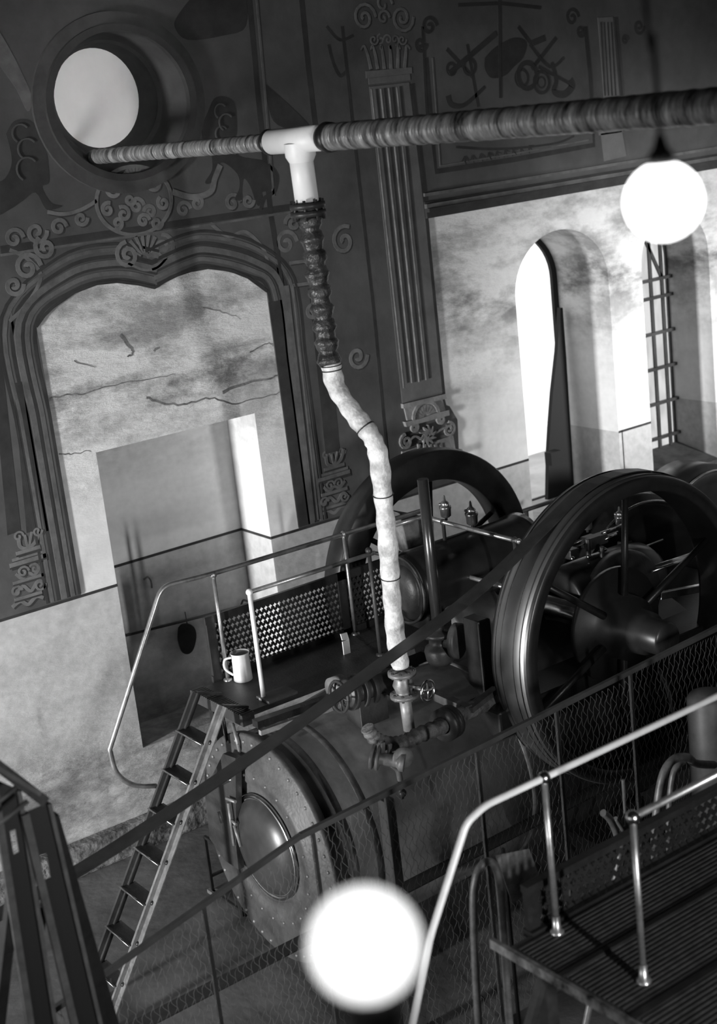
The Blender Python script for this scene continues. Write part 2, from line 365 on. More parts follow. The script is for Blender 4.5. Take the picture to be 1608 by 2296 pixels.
# fluted pilaster
def wpoly(mb, px, y=-.016, t=.014): mb.prism([[Vector((wp(*p)[0], W+y, wp(*p)[1])) for p in px]], (0, t, 0))
ck = MB()
for pth_, w in ((((110, 893), (150, 886), (200, 880), (260, 862), (330, 850), (395, 838)), .014), (((330, 890), (370, 905), (420, 905), (470, 893), (520, 905), (560, 898), (628, 880)), .02), (((132, 1018), (160, 1018), (205, 1010)), .012), (((270, 750), (290, 775), (298, 792), (285, 800)), .03),
                 (((560, 790), (600, 770), (612, 775)), .012), (((455, 690), (500, 700), (540, 715)), .008), (((180, 640), (200, 636)), .02), (((165, 810), (215, 825)), .01), (((345, 785), (360, 780)), .03), (((500, 880), (540, 862), (600, 850), (625, 840)), .03)):
    q = sm2([wp(*p) for p in pth_], 5); rnd = random.Random(len(q)); ribbon(ck, [(x+rnd.uniform(-.008, .008), z+rnd.uniform(-.008, .008)) for x, z in q], w, W-.0006, t=.0004, w2=w*.4)
ck.build('plaster_crack', mat('plaster_crack_grime', .16, .95, 0, .5, 20), wall)
ps = MB(); wpoly(ps, [(826, 195), (915, 185), (960, 500), (990, 885), (900, 905), (862, 540)])
wpoly(ps, [(818, 160), (921, 151), (922, 165), (819, 176)]); wpoly(ps, [(824, 176), (917, 166), (918, 180), (825, 190)])
ps_o = ps.build('painted_pilaster', p_stone, wall)
fl = MB()
for a, b in (((842, 200), (913, 858)), ((860, 198), (929, 856)), ((878, 196), (945, 852)), ((895, 194), (961, 848))):
    xa, za = wp(*a); xb, zb = wp(*b); ribbon(fl, [(xa+(xb-xa)*i/8, za+(zb-za)*i/8) for i in range(9)], .028, W-.018)
xa = wp(918, 190); xb = wp(993, 885); ribbon(fl, [xa, wp(955, 500), xb], .035, W-.018)
fl.build('pilaster_flute', p_dark, ps_o)
fh = MB()
for a, b in (((851, 200), (921, 858)), ((869, 198), (937, 856)), ((887, 196), (953, 852)), ((830, 200), (903, 870))):
    ribbon(fh, [wp(*a), wp(*b)], .012, W-.018)
fh.build('pilaster_fillet', p_light, ps_o)
# foliage capital on top and mask above
cp = MB()
for i in range(6):
    x = 830+i*15; b = wp(x, 155); ribbon(cp, sm2([b, (b[0]-.02+.01*i, b[1]+.12), (b[0]-.05+.02*i, b[1]+.2), (b[0]-.09+.035*i, b[1]+.17)]), .035, w2=.012)
for i in range(5):
    b = wp(838+i*16, 110); ribbon(cp, spiral(b[0], b[1]+.08, .05, 1.2, PI*i/2, 1 if i % 2 else -1), .014)
for cx_, d in ((815, 1), (900, -1)):
    b = wp(cx_, 40); ribbon(cp, spiral(b[0], b[1], .13, 1.6, 0, d), .025)
ribbon(cp, spiral(*wp(858, 40), .07, 1.2, 0, 1), .02); ribbon(cp, spiral(*wp(858, 10), .1, 1., 0, 1), .02)
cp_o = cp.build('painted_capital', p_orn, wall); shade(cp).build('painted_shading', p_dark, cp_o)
# pedestal at the pilaster foot: mouldings, shell and scrolls in low relief
pb = MB()
wpoly(pb, [(897, 905), (992, 882), (994, 893), (898, 915)], -.05, .045)
wpoly(pb, [(903, 915), (988, 895), (995, 920), (910, 945)], -.03, .028)
wpoly(pb, [(901, 945), (935, 938), (970, 925), (1000, 918), (1001, 930), (905, 956)], -.05, .045)
wpoly(pb, [(898, 1012), (1012, 975), (1018, 1010), (896, 1042)], -.03, .028)
wpoly(pb, [(893, 1042), (1028, 1006), (1030, 1020), (895, 1056)], -.06, .055)
wpoly(pb, [(903, 1058), (1020, 1026), (1024, 1048), (905, 1090)], -.03, .028)
pbo = pb.build('pedestal_moulding', mat('pedestal_stone', .22, .8, 0, .25, 6, .2, 30), wall)
sc = MB()
shc = wp(950, 935)
for i in range(9):
    a = PI*(.02+.96*i/8); ribbon(sc, [(shc[0]+.03*math.cos(a), shc[1]+.03*math.sin(a)), (shc[0]+.12*math.cos(a), shc[1]+.12*math.sin(a))], .012, W-.035, w2=.034, t=.02)
ribbon(sc, [(shc[0]+.155*math.cos(PI*i/12), shc[1]+.155*math.sin(PI*i/12)) for i in range(13)], .03, W-.045, t=.03)
for px_, r, d in (((907, 990), .075, 1), ((1003, 962), .075, -1), ((925, 958), .05, -1), ((985, 940), .05, 1)):
    b = wp(*px_); ribbon(sc, spiral(b[0], b[1], r, 1.7, PI/2, d), .025, W-.035, t=.025)
fc = wp(955, 975)
for i in range(10):
    a = 2*PI*i/10; ribbon(sc, [(fc[0]+.01*math.cos(a), fc[1]+.01*math.sin(a)), (fc[0]+.06*math.cos(a), fc[1]+.06*math.sin(a)), (fc[0]+.1*math.cos(a+.2), fc[1]+.1*math.sin(a+.2))], .05, W-.04, w2=.008, t=.03)
for i in range(5):
    b = wp(935+i*12, 995); ribbon(sc, [b, (b[0]+.01*(i-2), b[1]-.11+.02*abs(i-2))], .035, W-.038, w2=.008, t=.02)
ribbon(sc, sm2([wp(905, 1000), wp(925, 978), wp(950, 985), wp(980, 965), wp(1010, 950)]), .02, W-.034, t=.02)
sc.build('pedestal_carving', mat('carved_stone', .2, .8, 0, .35, 12, .2, 40), pbo)
# painted columns with bases left and right of the arch
def base_scrolls(x, y, s, name):
    m = MB(); d = MB()
    P = lambda u, v: wp(x+u*s, y+v*s-u*s*.3)
    ribbon(m, sm2([P(-22, -60), P(-18, -38), P(0, -30), P(18, -42), P(24, -66)]), .03)
    ribbon(m, sm2([P(-8, -62), P(-2, -34)]), .02); ribbon(m, sm2([P(8, -64), P(2, -34)]), .02)
    for u in (-22, 20): b = P(u, -62); ribbon(m, spiral(b[0], b[1], .045, 1.2, 0, 1 if u < 0 else -1), .016)
    for v, w_, h_ in ((-24, 30, .04), (-12, 40, .03), (0, 46, .05), (40, 38, .03), (78, 34, .03)):
        ribbon(m, [P(-w_*.9, v), P(w_*.9, v)], h_)
        ribbon(d, [P(-w_*.9, v+5), P(w_*.9, v+5)], .014)
    b = P(0, 12); ribbon(m, spiral(b[0]-.05, b[1]-.03, .05, 1.3, 0, 1), .018); ribbon(m, spiral(b[0]+.05, b[1]-.03, .05, 1.3, PI, -1), .018)
    ribbon(m, sm2([P(-28, 20), P(-14, 34), P(0, 26), P(14, 34), P(28, 20)]), .025)
    ribbon(m, sm2([P(-30, 66), P(-12, 52), P(6, 68), P(22, 50), P(34, 60)]), .028)
    for u in (-26, 26): b = P(u, 60); ribbon(m, spiral(b[0], b[1], .05, 1.3, 0, 1 if u < 0 else -1), .018)
    ribbon(m, sm2([P(-36, 92), P(-18, 84), P(0, 96), P(18, 84), P(34, 92)]), .03)
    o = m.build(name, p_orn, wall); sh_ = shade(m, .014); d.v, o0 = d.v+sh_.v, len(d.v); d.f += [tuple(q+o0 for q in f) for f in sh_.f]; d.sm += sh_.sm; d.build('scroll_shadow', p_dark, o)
base_scrolls(62, 1258, 1.0, 'painted_column_base'); base_scrolls(748, 1068, .85, 'painted_column_base')
pc = MB()
wpoly(pc, [(28, 860), (48, 855), (92, 1185), (58, 1195)], -.014, .002); wpoly(pc, [(688, 620), (722, 615), (760, 1010), (728, 1018)], -.014, .002)
wpoly(pc, [(-30, 700), (-10, 700), (45, 1190), (15, 1200)], -.014, .002)
pc.split('painted_column_shaft', p_dark, wall)
# scroll bracket painted beside the arch head
br = MB()
for x, y, r, d, a in ((640, 545, .1, 1, 0), (655, 500, .07, -1, PI), (770, 540, .12, 1, 1), (800, 800, .1, -1, 0), (700, 700, .07, 1, 0), (60, 600, .1, 1, 0), (30, 640, .07, -1, 0), (100, 555, .08, 1, 2)):
    b = wp(x, y); ribbon(br, spiral(b[0], b[1], r*1.15, 1.4, a, d), .036)
ribbon(br, sm2([(460, 505), (500, 520), (530, 500), (560, 515), (600, 560), (610, 600)][0:0] or [wp(*p) for p in ((470, 500), (510, 530), (550, 520), (590, 560), (600, 600))]), .03)
ribbon(br, sm2([wp(*p) for p in ((20, 560), (60, 580), (90, 620), (60, 680), (20, 720))]), .03)
for x0, y0 in ((648, 590), (656, 640)): ribbon(br, [wp(x0, y0), wp(x0+70, y0-10)], .03)
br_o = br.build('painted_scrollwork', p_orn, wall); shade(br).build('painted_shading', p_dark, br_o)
# cartouche under the round recess
ct = MB(); cc = wp(300, 450)
ribbon(ct, [(cc[0]+.34*math.cos(2*PI*i/40), cc[1]+.27*math.sin(2*PI*i/40)) for i in range(41)], .03)
for x, y, r, d, a in ((255, 425, .09, 1, 0), (340, 412, .09, -1, PI), (240, 470, .05, 1, 1), (275, 480, .055, -1, 2), (305, 462, .06, 1, 0), (335, 475, .05, -1, 3), (365, 455, .05, 1, 2), (290, 448, .04, -1, 0), (320, 495, .05, 1, 0),
                      (262, 500, .045, 1, 4), (350, 500, .045, -1, 0), (130, 510, .06, 1, 0), (180, 490, .05, -1, 0), (410, 470, .06, 1, 0), (440, 455, .05, -1, 1), (520, 455, .07, 1, 0), (555, 450, .05, -1, 0), (80, 520, .08, -1, 0), (30, 535, .07, 1, 0)):
    b = wp(x, y); ribbon(ct, spiral(b[0], b[1], r*1.15, 1.3, a, d), .032)
for i in range(7):
    a = PI*(.25+.5*i/6); b = wp(302, 410); ribbon(ct, [(b[0]+.04*math.cos(a), b[1]+.03*math.sin(a)), (b[0]+.13*math.cos(a), b[1]+.13*math.sin(a))], .012, w2=.03)
ribbon(ct, sm2([wp(*p) for p in ((105, 475), (140, 480), (180, 470), (215, 450))]), .03)
ribbon(ct, sm2([wp(*p) for p in ((385, 430), (430, 442), (470, 430), (480, 400), (492, 370))]), .05)
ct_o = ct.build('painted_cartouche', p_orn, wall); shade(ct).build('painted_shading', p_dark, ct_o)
# two painted lions holding the shield
li = MB()
blob(li, [(465, 250), (478, 222), (500, 216), (522, 228), (528, 262), (528, 300), (520, 330), (535, 350), (560, 356), (590, 362), (612, 385), (614, 415), (600, 428), (585, 432), (588, 450), (578, 462), (570, 450), (560, 420), (545, 400), (540, 425), (540, 448), (525, 446), (535, 420), (530, 390), (500, 365), (485, 375), (480, 400), (468, 412), (458, 408), (474, 380), (470, 340), (455, 330), (452, 285)])
ribbon(li, sm2([wp(*p) for p in ((600, 370), (618, 395), (612, 430), (590, 445), (582, 470))]), .03)
lo_ = li.build('painted_lion', p_dark, wall)
l2 = MB(); blob(l2, [(12, 300), (30, 272), (60, 268), (82, 285), (100, 330), (108, 390), (106, 412), (92, 420), (112, 455), (138, 462), (118, 470), (100, 468), (78, 432), (50, 450), (20, 470), (-10, 480), (-20, 420), (10, 400), (25, 360)])
l2.build('painted_lion', p_dark, wall)
lh = MB()
for x, y, r in ((492, 250, .06), (505, 275, .07), (495, 300, .06), (45, 300, .07), (60, 335, .08), (60, 380, .09)):
    b = wp(x, y); ribbon(lh, [(b[0]+r*math.cos(a), b[1]+r*math.sin(a)) for a in [PI*.2+PI*1.1*i/10 for i in range(11)]], .012, W-.022)
lh.build('mane_line', paint_dk, lo_)
# drapery painted along the top left
dr = MB(); blob(dr, [(-10, 60), (20, 110), (50, 170), (70, 220), (60, 250), (35, 200), (0, 150), (-20, 110)]); dr.split('painted_drapery', p_mid, wall)
d2 = MB(); blob(d2, [(440, -20), (540, -20), (548, 60), (500, 80), (420, 90), (390, 60), (400, 30)]); blob(d2, [(595, 190), (640, 230), (690, 280), (690, 300), (620, 280), (600, 240)]); d2.split('painted_drapery', p_dark, wall)
# trophy panel with instruments
tp = MB(); ribbon(tp, [wp(*p) for p in ((952, 130), (962, 260), (975, 385), (1150, 358), (1330, 325), (1322, 180), (1310, 60))], .05)
ribbon(tp, [wp(*p) for p in ((1025, 12), (1120, 8), (1210, 18))], .03); ribbon(tp, [wp(1117, -20), wp(1120, 220)], .035)
ribbon(tp, [wp(955, 260), wp(945, 60)], .03)
tp.build('painted_panel_border', p_dark, wall)
tr = MB()
blob(tr, [(1085, 130), (1110, 105), (1150, 85), (1178, 95), (1170, 130), (1150, 150), (1130, 170), (1100, 175), (1085, 155)])
for a, b, w in (((1005, 165), (1110, 75), .05), ((1000, 110), (1060, 175), .04), ((1160, 60), (1190, 100), .04), ((1190, 155), (1245, 85), .04), ((1185, 100), (1220, 85), .06), ((1045, 100), (1070, 240), .03), ((1205, 150), (1280, 190), .03)):
    ribbon(tr, [wp(*a), wp(*b)], w)
for x, y, r, w in ((1050, 150, .07, .03), (1180, 170, .12, .045), (1212, 185, .1, .03), (1212, 185, .05, .02), (1168, 175, .08, .03), (1010, 155, .05, .03)):
    b = wp(x, y); ribbon(tr, [(b[0]+r*math.cos(2*PI*i/24), b[1]+r*math.sin(2*PI*i/24)) for i in range(25)], w)
ribbon(tr, sm2([wp(*p) for p in ((1235, 140), (1245, 180), (1240, 205), (1262, 212), (1280, 195), (1275, 180))]), .04, w2=.09)
ribbon(tr, sm2([wp(*p) for p in ((1002, 215), (1010, 235), (1040, 235), (1085, 195))]), .06, w2=.03)
ribbon(tr, sm2([wp(*p) for p in ((1185, 100), (1230, 150), (1262, 130))]), .03)
tr.build('painted_instrument_trophy', p_dark, wall)
lv = MB()
for i in range(9):
    b = wp(1040+i*18, 352-i*3); a = PI*(.9-.1*i) if i % 2 else -PI*.3
    for k in (-1, 0, 1): ribbon(lv, [b, (b[0]+.07*math.cos(-PI/2+k*.8+i*.1), b[1]+.07*math.sin(-PI/2+k*.8+i*.1))], .022, w2=.006)
ribbon(lv, sm2([wp(*p) for p in ((1020, 330), (1100, 335), (1180, 330), (1250, 320), (1285, 305))]), .02)
lv.build('painted_laurel', p_dark, wall)
tr2 = MB(); ribbon(tr2, [wp(*p) for p in ((968, 130), (985, 372), (1150, 345), (1318, 314))], .015); tr2.build('painted_panel_highlight', p_mid, wall)
# narrow pilaster on the right
rp = MB(); wpoly(rp, [(1338, 40), (1372, 38), (1386, 215), (1352, 222)]); wpoly(rp, [(1345, 300), (1392, 292), (1402, 350), (1352, 362)]); wpoly(rp, [(1340, 296), (1394, 288), (1395, 296), (1341, 304)])
ro = rp.build('painted_pilaster', p_stone, wall); rf = MB()
for k in range(4): ribbon(rf, [wp(1344+k*8, 50), wp(1354+k*8, 215)], .016, W-.018)
ribbon(rf, [wp(1376, 40), wp(1392, 215)], .03, W-.018); rf.build('pilaster_flute', p_dark, ro)
r3 = MB()
for x, y, r, d in ((1280, 40, .09, 1), (1300, 70, .06, -1), (1430, 60, .08, -1), (960, 60, .09, 1), (940, 100, .07, -1), (1400, 90, .05, 1)):
    b = wp(x, y); ribbon(r3, spiral(b[0], b[1], r, 1.4, 0, d), .03)
ribbon(r3, sm2([wp(*p) for p in ((735, 100), (745, 140), (760, 170), (775, 160))]), .03); ribbon(r3, sm2([wp(*p) for p in ((730, 60), (760, 90), (790, 80))]), .025)
r3.build('painted_garland', p_dark, wall)
# cornice bands above the right plaster field: real stepped mouldings
co = MB(); co.box((8.62, W-.05, 4.90), (17, W-.001, 4.955)); co.box((8.62, W-.09, 4.955), (17, W-.001, 4.99)); co.box((8.62, W-.03, 5.03), (17, W-.001, 5.05))
struct(co.build('trim_2', p_dark)); co = MB(); co.box((8.62, W-.06, 4.99), (17, W-.001, 5.03)); co.box((8.62, W-.045, 5.10), (17, W-.001, 5.13)); struct(co.build('trim_3', p_mid))

# ------------------------------------------------------------------ window with iron grille
WY = W+.6
glass_m = bpy.data.materials.new('dusty_glass'); glass_m.use_nodes = True; nt = glass_m.node_tree; nt.nodes.clear()
o_ = nt.nodes.new('ShaderNodeOutputMaterial'); tr_ = nt.nodes.new('ShaderNodeBsdfTransparent'); tl = nt.nodes.new('ShaderNodeBsdfTranslucent'); mx = nt.nodes.new('ShaderNodeMixShader'); nn = nt.nodes.new('ShaderNodeTexNoise'); nn.inputs['Scale'].default_value = 6
rp_ = nt.nodes.new('ShaderNodeValToRGB'); rp_.color_ramp.elements[0].position = .4; rp_.color_ramp.elements[0].color = (.45,)*3+(1,); rp_.color_ramp.elements[1].position = .6; rp_.color_ramp.elements[1].color = (1, 1, 1, 1)
tr_.inputs[0].default_value = (.75,)*3+(1,); tl.inputs[0].default_value = (.5,)*3+(1,)
nt.links.new(nn.outputs[0], rp_.inputs[0]); nt.links.new(rp_.outputs[0], mx.inputs[0]); nt.links.new(tr_.outputs[0], mx.inputs[1]); nt.links.new(tl.outputs[0], mx.inputs[2]); nt.links.new(mx.outputs[0], o_.inputs[0])
wf = MB(); wl = win_loop(WY); band(wf, wl, [Vector((11.975+(p.x-11.975)*.9, WY, 2.9+(p.z-2.9)*.96)) for p in wl]); band(wf, wl, [p+Vector((0, .05, 0)) for p in wl])
win = struct(wf.build('window_1', mat('window_frame_paint', .07, .5, 0, .3, 8)))
MB().add([p+Vector((0, .03, 0)) for p in wl], [tuple(range(len(wl)))]).build('pane', glass_m, win)
gm = MB()
for x in (11.62, 11.80, 12.0, 12.18, 12.36): gm.bar((x, WY-.03, NZ+.1), (x, WY-.03, 4.35), .045, .02, Vector((0, 1, 0)))
for z in (1.95, 2.35, 2.75, 3.15, 3.55, 3.75): gm.bar((N0, WY-.045, z), (N1, WY-.045, z), .04, .035)
gm.bar((11.62, WY-.03, 3.75), (11.98, WY-.03, 4.5), .04, .02, Vector((0, 1, 0))); gm.bar((12.36, WY-.03, 3.75), (11.98, WY-.03, 4.5), .04, .02, Vector((0, 1, 0)))
gm.build('iron_grille', iron2, win)
wsl = MB(); wsl.prism([[Vector((N0, W-.02, 1.55)), Vector((N0, W-.02, NZ)), Vector((N0, WY, NZ+.13)), Vector((N0, WY, 1.55))]], (N1-N0, 0, 0))
wsl.build('window_sill', mat('dark_sill', .06, .8, 0, .5, 5, .3, 12), win)  # sill much darker than the wall plaster
wl2 = MB(); wl2.box((N0-.1, W-.06, 1.52), (N1+.2, W-.021, 1.66)); wl2.build('sill_lip', mat('broken_sill_plaster', .35, .9, 0, .9, 9, .8, 20), win)
# door leaf standing open in the arched doorway
dlf = MB(); dpx = [(1257, 690), (1250, 790), (1240, 880), (1234, 960), (1231, 1010), (1229, 1130), (1290, 1130), (1270, 800), (1262, 690)]
dlf.prism([[at(*p, y=11.5) for p in dpx]], (0, .05, 0)); door = struct(dlf.build('door_1', mat('tarred_door', .01, .8)))
frm = MB(); frm.prism([arch_loop(W+.76), arch_loop(W+.76, D0+.012, D1-.07, DZ+.01, dcz, db-.035)], (0, .04, 0)); frm.build('door_frame', mat('tarred_door', .01), door)
db_ = MB(); a = at(1232, 1020, y=11.48); db_.box((a.x-.05, 11.40, a.z-.10), (a.x+.1, 11.5, a.z+.04)); db_.build('door_latch', mat('tarred_door', .01), door)

# ------------------------------------------------------------------ steam pipe under the ceiling
PX, PZ = 5.37, 5.815
def wrapped(p0, p1, r, n=90, amp=.09, seed=1):
    rnd = random.Random(seed); p0 = Vector(p0); p1 = Vector(p1); pts = []; rs = []
    for i in range(n+1):
        t = i/n; pts.append(p0.lerp(p1, t)); rs.append(r*(1+amp*(.35*math.sin(i*1.9)+.5*rnd.uniform(-.5, .5))))
    return pts, rs
sp = thing('steam_pipe', 'cloth-lagged overhead steam pipe with white tee, dropping to the engine', 'pipe', (PX, 7.95, 1.9))
m = MB(); p, r = wrapped((PX, W+.02, PZ), (PX, 8.32, PZ), .057, 80); m.tube(p, .05, 16, rs=r); m.build('lagged_main', foil, sp)
m = MB(); p, r = wrapped((PX, 7.62, PZ), (PX, 1.2, PZ-.01), .083, 170, .07, 5); m.tube(p, .05, 18, rs=r); m.build('lagged_main', foil, sp)
m = MB(); m.lathe((PX, 8.33, PZ), (0, -1, 0), [(0, 0), (0, .07), (.03, .085), (.06, .07), (.06, 0)]); m.lathe((PX, 7.66, PZ), (0, -1, 0), [(0, 0), (0, .08), (.02, .095), (.07, .09), (.08, 0)])
m.split('clamp_collar', iron, sp)
m = MB(); m.tube([(PX, 8.27, PZ), (PX, 7.68, PZ)], .08, 24); m.tube([(PX, 7.96, PZ), (PX, 7.945, 5.42)], .077, 24); m.lathe((PX, 7.955, PZ-.02), (0, 0, -1), [(0, .1), (.08, .098), (.12, .077)])
m.build('white_tee', white_m, sp)['label'] = 'white painted tee'
m = MB(); m.lathe((PX, 7.945, 5.42), (0, 0, -1), [(0, 0), (0, .115), (.035, .115), (.035, .085), (.05, .085), (.05, .115), (.085, .115), (.085, 0)])
for i in range(8):
    a = 2*PI*i/8; m.tube([(PX+.1*math.cos(a), 7.945+.1*math.sin(a), 5.44), (PX+.1*math.cos(a), 7.945+.1*math.sin(a), 5.31)], .01, 6)
m.build('flange', iron2, sp)
m = MB(); n = 60; pts = []; rs = []
for i in range(n+1):
    t = i/n; pts.append(Vector((PX, 7.94-.04*t, 5.33-.97*t))); rs.append(.072+.010*math.sin(i*.9)+.004*math.sin(i*2.3))
m.tube(pts, .07, 16, rs=rs); m.build('tarred_drop', tarred, sp)['label'] = 'black tarred drop pipe'
lowpx = [((742, 815), 5.37), ((755, 870), 5.38), ((795, 930), 5.41), ((830, 975), 5.44), ((848, 1020), 5.46), ((860, 1120), 5.49), ((870, 1220), 5.51), ((878, 1330), 5.53), ((888, 1430), 5.55), ((899, 1496), 5.56)]
path = smooth_path([at(*q, x=x) for q, x in lowpx], 9)
m = MB(); rs = [.064+.004*math.sin(i*1.3)+.003*math.sin(i*.37) for i in range(len(path))]; m.tube(path, .06, 18, rs=rs); m.build('cloth_wrapped_drop', rag, sp)['label'] = 'pale cloth-wrapped lower drop'
m = MB()
for i, f in enumerate((.02, .04, .3, .55, .75, .93)):
    c = path[int(f*(len(path)-1))]; d = path[min(int(f*(len(path)-1))+1, len(path)-1)]-c
    if d.length < 1e-5: d = Vector((0, 0, 1))
    m.torus(c, d, .068, .004, 20, 6)
m.split('binding_wire', iron, sp)
va = at(901, 1505, x=5.56); vb = at(935, 1640, x=5.56)
vx, vy = va.x, va.y
m = MB(); m.lathe((vx, vy, va.z), (0, 0, -1), [(0, 0), (0, .10), (.025, .10), (.025, .055), (.06, .06), (.10, .075), (.14, .06), (.165, .055), (.165, .10), (.19, .10), (.19, .045)])
m.build('stop_valve', mid, sp)
m = MB()
for k in range(8):
    a = 2*PI*k/8
    for zz in (-.012, -.178): m.lathe((vx+.082*math.cos(a), vy+.082*math.sin(a), va.z+zz+.025), (0, 0, -1), [(0, 0), (0, .01), (.05, .01), (.05, 0)], 6, False)
m.split('flange_bolt', iron2, sp)
hw = at(955, 1505, x=5.56); m = MB(); m.tube([(vx, vy-.05, va.z-.09), (hw.x, hw.y, va.z-.07)], .014, 8); hwc = Vector((hw.x, hw.y, va.z-.07)); axv = Vector((.25, -1, 0)).normalized()
m.torus(hwc, axv, .07, .011, 28, 8)
u, w_ = frame_of(axv)
for k in range(4): m.tube([hwc, hwc+(u*math.cos(k*PI/2)+w_*math.sin(k*PI/2))*.068], .007, 6)
m.build('handwheel', steel, sp)
m = MB(); m.tube([(vx, vy, va.z-.18), (vx+.01, vy, vb.z-.02)], .042, 16); m.build('bare_pipe', mat('bare_grey_pipe', .3, .5, .3, .25, 12), sp)

# ------------------------------------------------------------------ lamps
def opal(name, st):
    m = bpy.data.materials.new(name); m.use_nodes = True; nt = m.node_tree; b = nt.nodes['Principled BSDF']
    b.inputs['Base Color'].default_value = (.85, .85, .85, 1); b.inputs['Roughness'].default_value = .3; b.inputs['Emission Color'].default_value = (1, 1, 1, 1); b.inputs['Emission Strength'].default_value = st
    return m
lc = at(1488, 452, y=2.3)
hl = thing('hanging_lamp', 'lamp with its glow drawn as an opal globe, hanging by a cord before the arched doorway', 'lamp', (lc.x, lc.y, lc.z-.1), 'lit globe lamps')
MB().ball(lc, .086, 20).build('globe', opal('lit_opal_globe', 5), hl)  # globe made as wide as the glow round the lamp
m = MB(); m.lathe((lc.x, lc.y, lc.z+.075), (0, 0, 1), [(0, 0), (0, .03), (.03, .028), (.045, .016), (.07, .01), (.07, 0)]); m.build('lamp_holder', iron, hl)
m = MB(); m.tube(smooth_path([(lc.x, lc.y, lc.z+.14), (lc.x-.004, lc.y, lc.z+.35), (lc.x-.022, lc.y, lc.z+.6), (lc.x-.01, lc.y, 9.0)]), .0065, 6); m.build('cord', iron, hl)
g2 = at(818, 2118, y=1.0)
sl = thing('globe_lamp', 'lamp with its glow drawn as an opal globe, on an iron post, low in the foreground', 'lamp', (g2.x, g2.y, 0), 'lit globe lamps')
MB().ball(g2, .047, 20).build('globe', opal('lit_opal_globe_low', 2.2), sl)  # ball sized to the lamp's halo of light
m = MB(); m.lathe((g2.x, g2.y, 0), (0, 0, 1), [(0, 0), (0, .16), (.03, .16), (.06, .05), (.1, .025), (g2.z-.12, .02), (g2.z-.09, .03), (g2.z-.04, .03), (g2.z-.04, 0)], 20); m.build('post', iron, sl)

# ------------------------------------------------------------------ far engine: boiler, wheels, cylinders
BY, BZ, BR = 8.25, 1.03, .82
en = thing('steam_engine', 'dark horizontal boiler engine with two flywheels on one crankshaft beside the far wall', 'steam engine', (6.6, BY, 0))
AXX = Vector((1, 0, 0))
m = MB(); m.lathe((4.66, BY, BZ), AXX, [(0, .78), (0, .80), (3.9, .80), (3.9, 0)], 72); shell = m.build('boiler_shell', boil, en)
m = MB()
for x in (4.78, 4.98, 6.4, 7.9): m.lathe((x, BY, BZ), AXX, [(0, .80), (0, .812), (.05, .812), (.05, .80)], 72)
m.split('lagging_band', mid, shell)
# end plate with rivets
m = MB(); m.lathe((4.60, BY, BZ), AXX, [(.07, .80), (.07, .84), (.015, .845), (0, .835), (0, .60), (-.02, .585), (-.02, .50), (-.005, .48), (-.005, .40), (-.03, .39), (-.03, .33), (0, .32), (0, 0)], 72); ep = m.build('end_plate', plate_m, en)
m = MB()
for k in range(44):
    a = 2*PI*k/44; m.ball((4.598, BY+.79*math.cos(a), BZ+.79*math.sin(a)), .013, 5)
for k in range(24):
    a = 2*PI*k/24; m.ball((4.578, BY+.545*math.cos(a), BZ+.545*math.sin(a)), .011, 5)
m.split('rivet', mid, ep)
m = MB(); m.torus((4.575, BY-.03, BZ+.03), AXX, .375, .018, 60, 10); m.build('fire_door_rim', steel, ep)['label'] = 'bright steel ring round the fire door'
m = MB(); m.lathe((4.58, BY-.03, BZ+.03), -AXX, [(0, .36), (.03, .34), (.07, .27), (.10, .18), (.115, .08), (.12, 0)], 48); m.build('fire_door', mat('fire_door_iron', .055, .35, .3, .25, 4), ep)
m = MB(); m.tube(fillet([(4.57, BY+.34, BZ+.40), (4.50, BY+.34, BZ+.42), (4.50, BY+.20, BZ+.50), (4.57, BY+.18, BZ+.50)], .03), .012, 8); m.build('door_handle', steel, ep)
# open smokebox leaf behind the end plate, seen edge-on
m = MB(); lp = [at(*q, x=4.5) for q in ((500, 1690), (528, 1700), (530, 1900), (535, 1950), (505, 1930), (470, 1880), (458, 1760), (478, 1735))]
m.prism([lp], (.05, 0, 0)); lf = m.build('access_door_leaf', iron2, en)
m = MB()
for q0, q1 in (((508, 1790), (528, 1798)), ((512, 1800), (525, 1895)), ((521, 1840), (530, 1850)), ((525, 1850), (540, 1898)), ((490, 1820), (498, 1845))):
    m.tube([at(*q0, x=4.47), at(*q1, x=4.47)], .012, 8)
m.split('latch', mid, lf)
# saddles
m = MB()
for x in (5.1, 7.6): m.box((x-.15, BY-.6, 0), (x+.15, BY+.6, .42))
m.split('saddle', iron, en, .02)
m = MB(); m.box((4.85, 7.35, 0), (10.0, 7.5, .35)) if False else m.box((6.2, BY-.75, 1.5), (9.4, BY+.95, 1.72)); m.build('engine_bed', iron, en, .02)
# flywheels
SHX, SHZ = 7.38, 2.04
AY = Vector((0, -1, 0))
def flywheel(y_far, width, R, name, rim, lab):
    m = MB(); c = (SHX, y_far, SHZ)
    m.lathe(c, AY, [(0, R-rim), (0, R-.012), (.012, R), (width*.33, R+.006), (width*.5, R+.010), (width*.67, R+.006), (width-.012, R), (width, R-.012), (width, R-rim), (width-.03, R-rim-.01), (.03, R-rim-.01), (0, R-rim)], 110)
    w = m.build(name, wheel_m, en); w['label'] = lab
    m = MB()
    for k in range(6):
        a = 2*PI*k/6+.42; d = Vector((math.cos(a), 0, math.sin(a))); p = Vector((SHX, y_far-width/2, SHZ)); m.tube([p+d*.1, p+d*(R-rim)], .035, 10, rs=[.032, .022])
    m.build('spoke', iron, w)
    m = MB(); m.lathe((SHX, y_far+.06, SHZ), AY, [(0, 0), (0, .13), (width*.3, .16), (width+.04, .16), (width+.12, .13), (width+.12, 0)], 32); m.build('hub', iron, w)
    return w
near = flywheel(7.58, .38, 1.15, 'flywheel', .10, 'grooved flywheel on the near side')
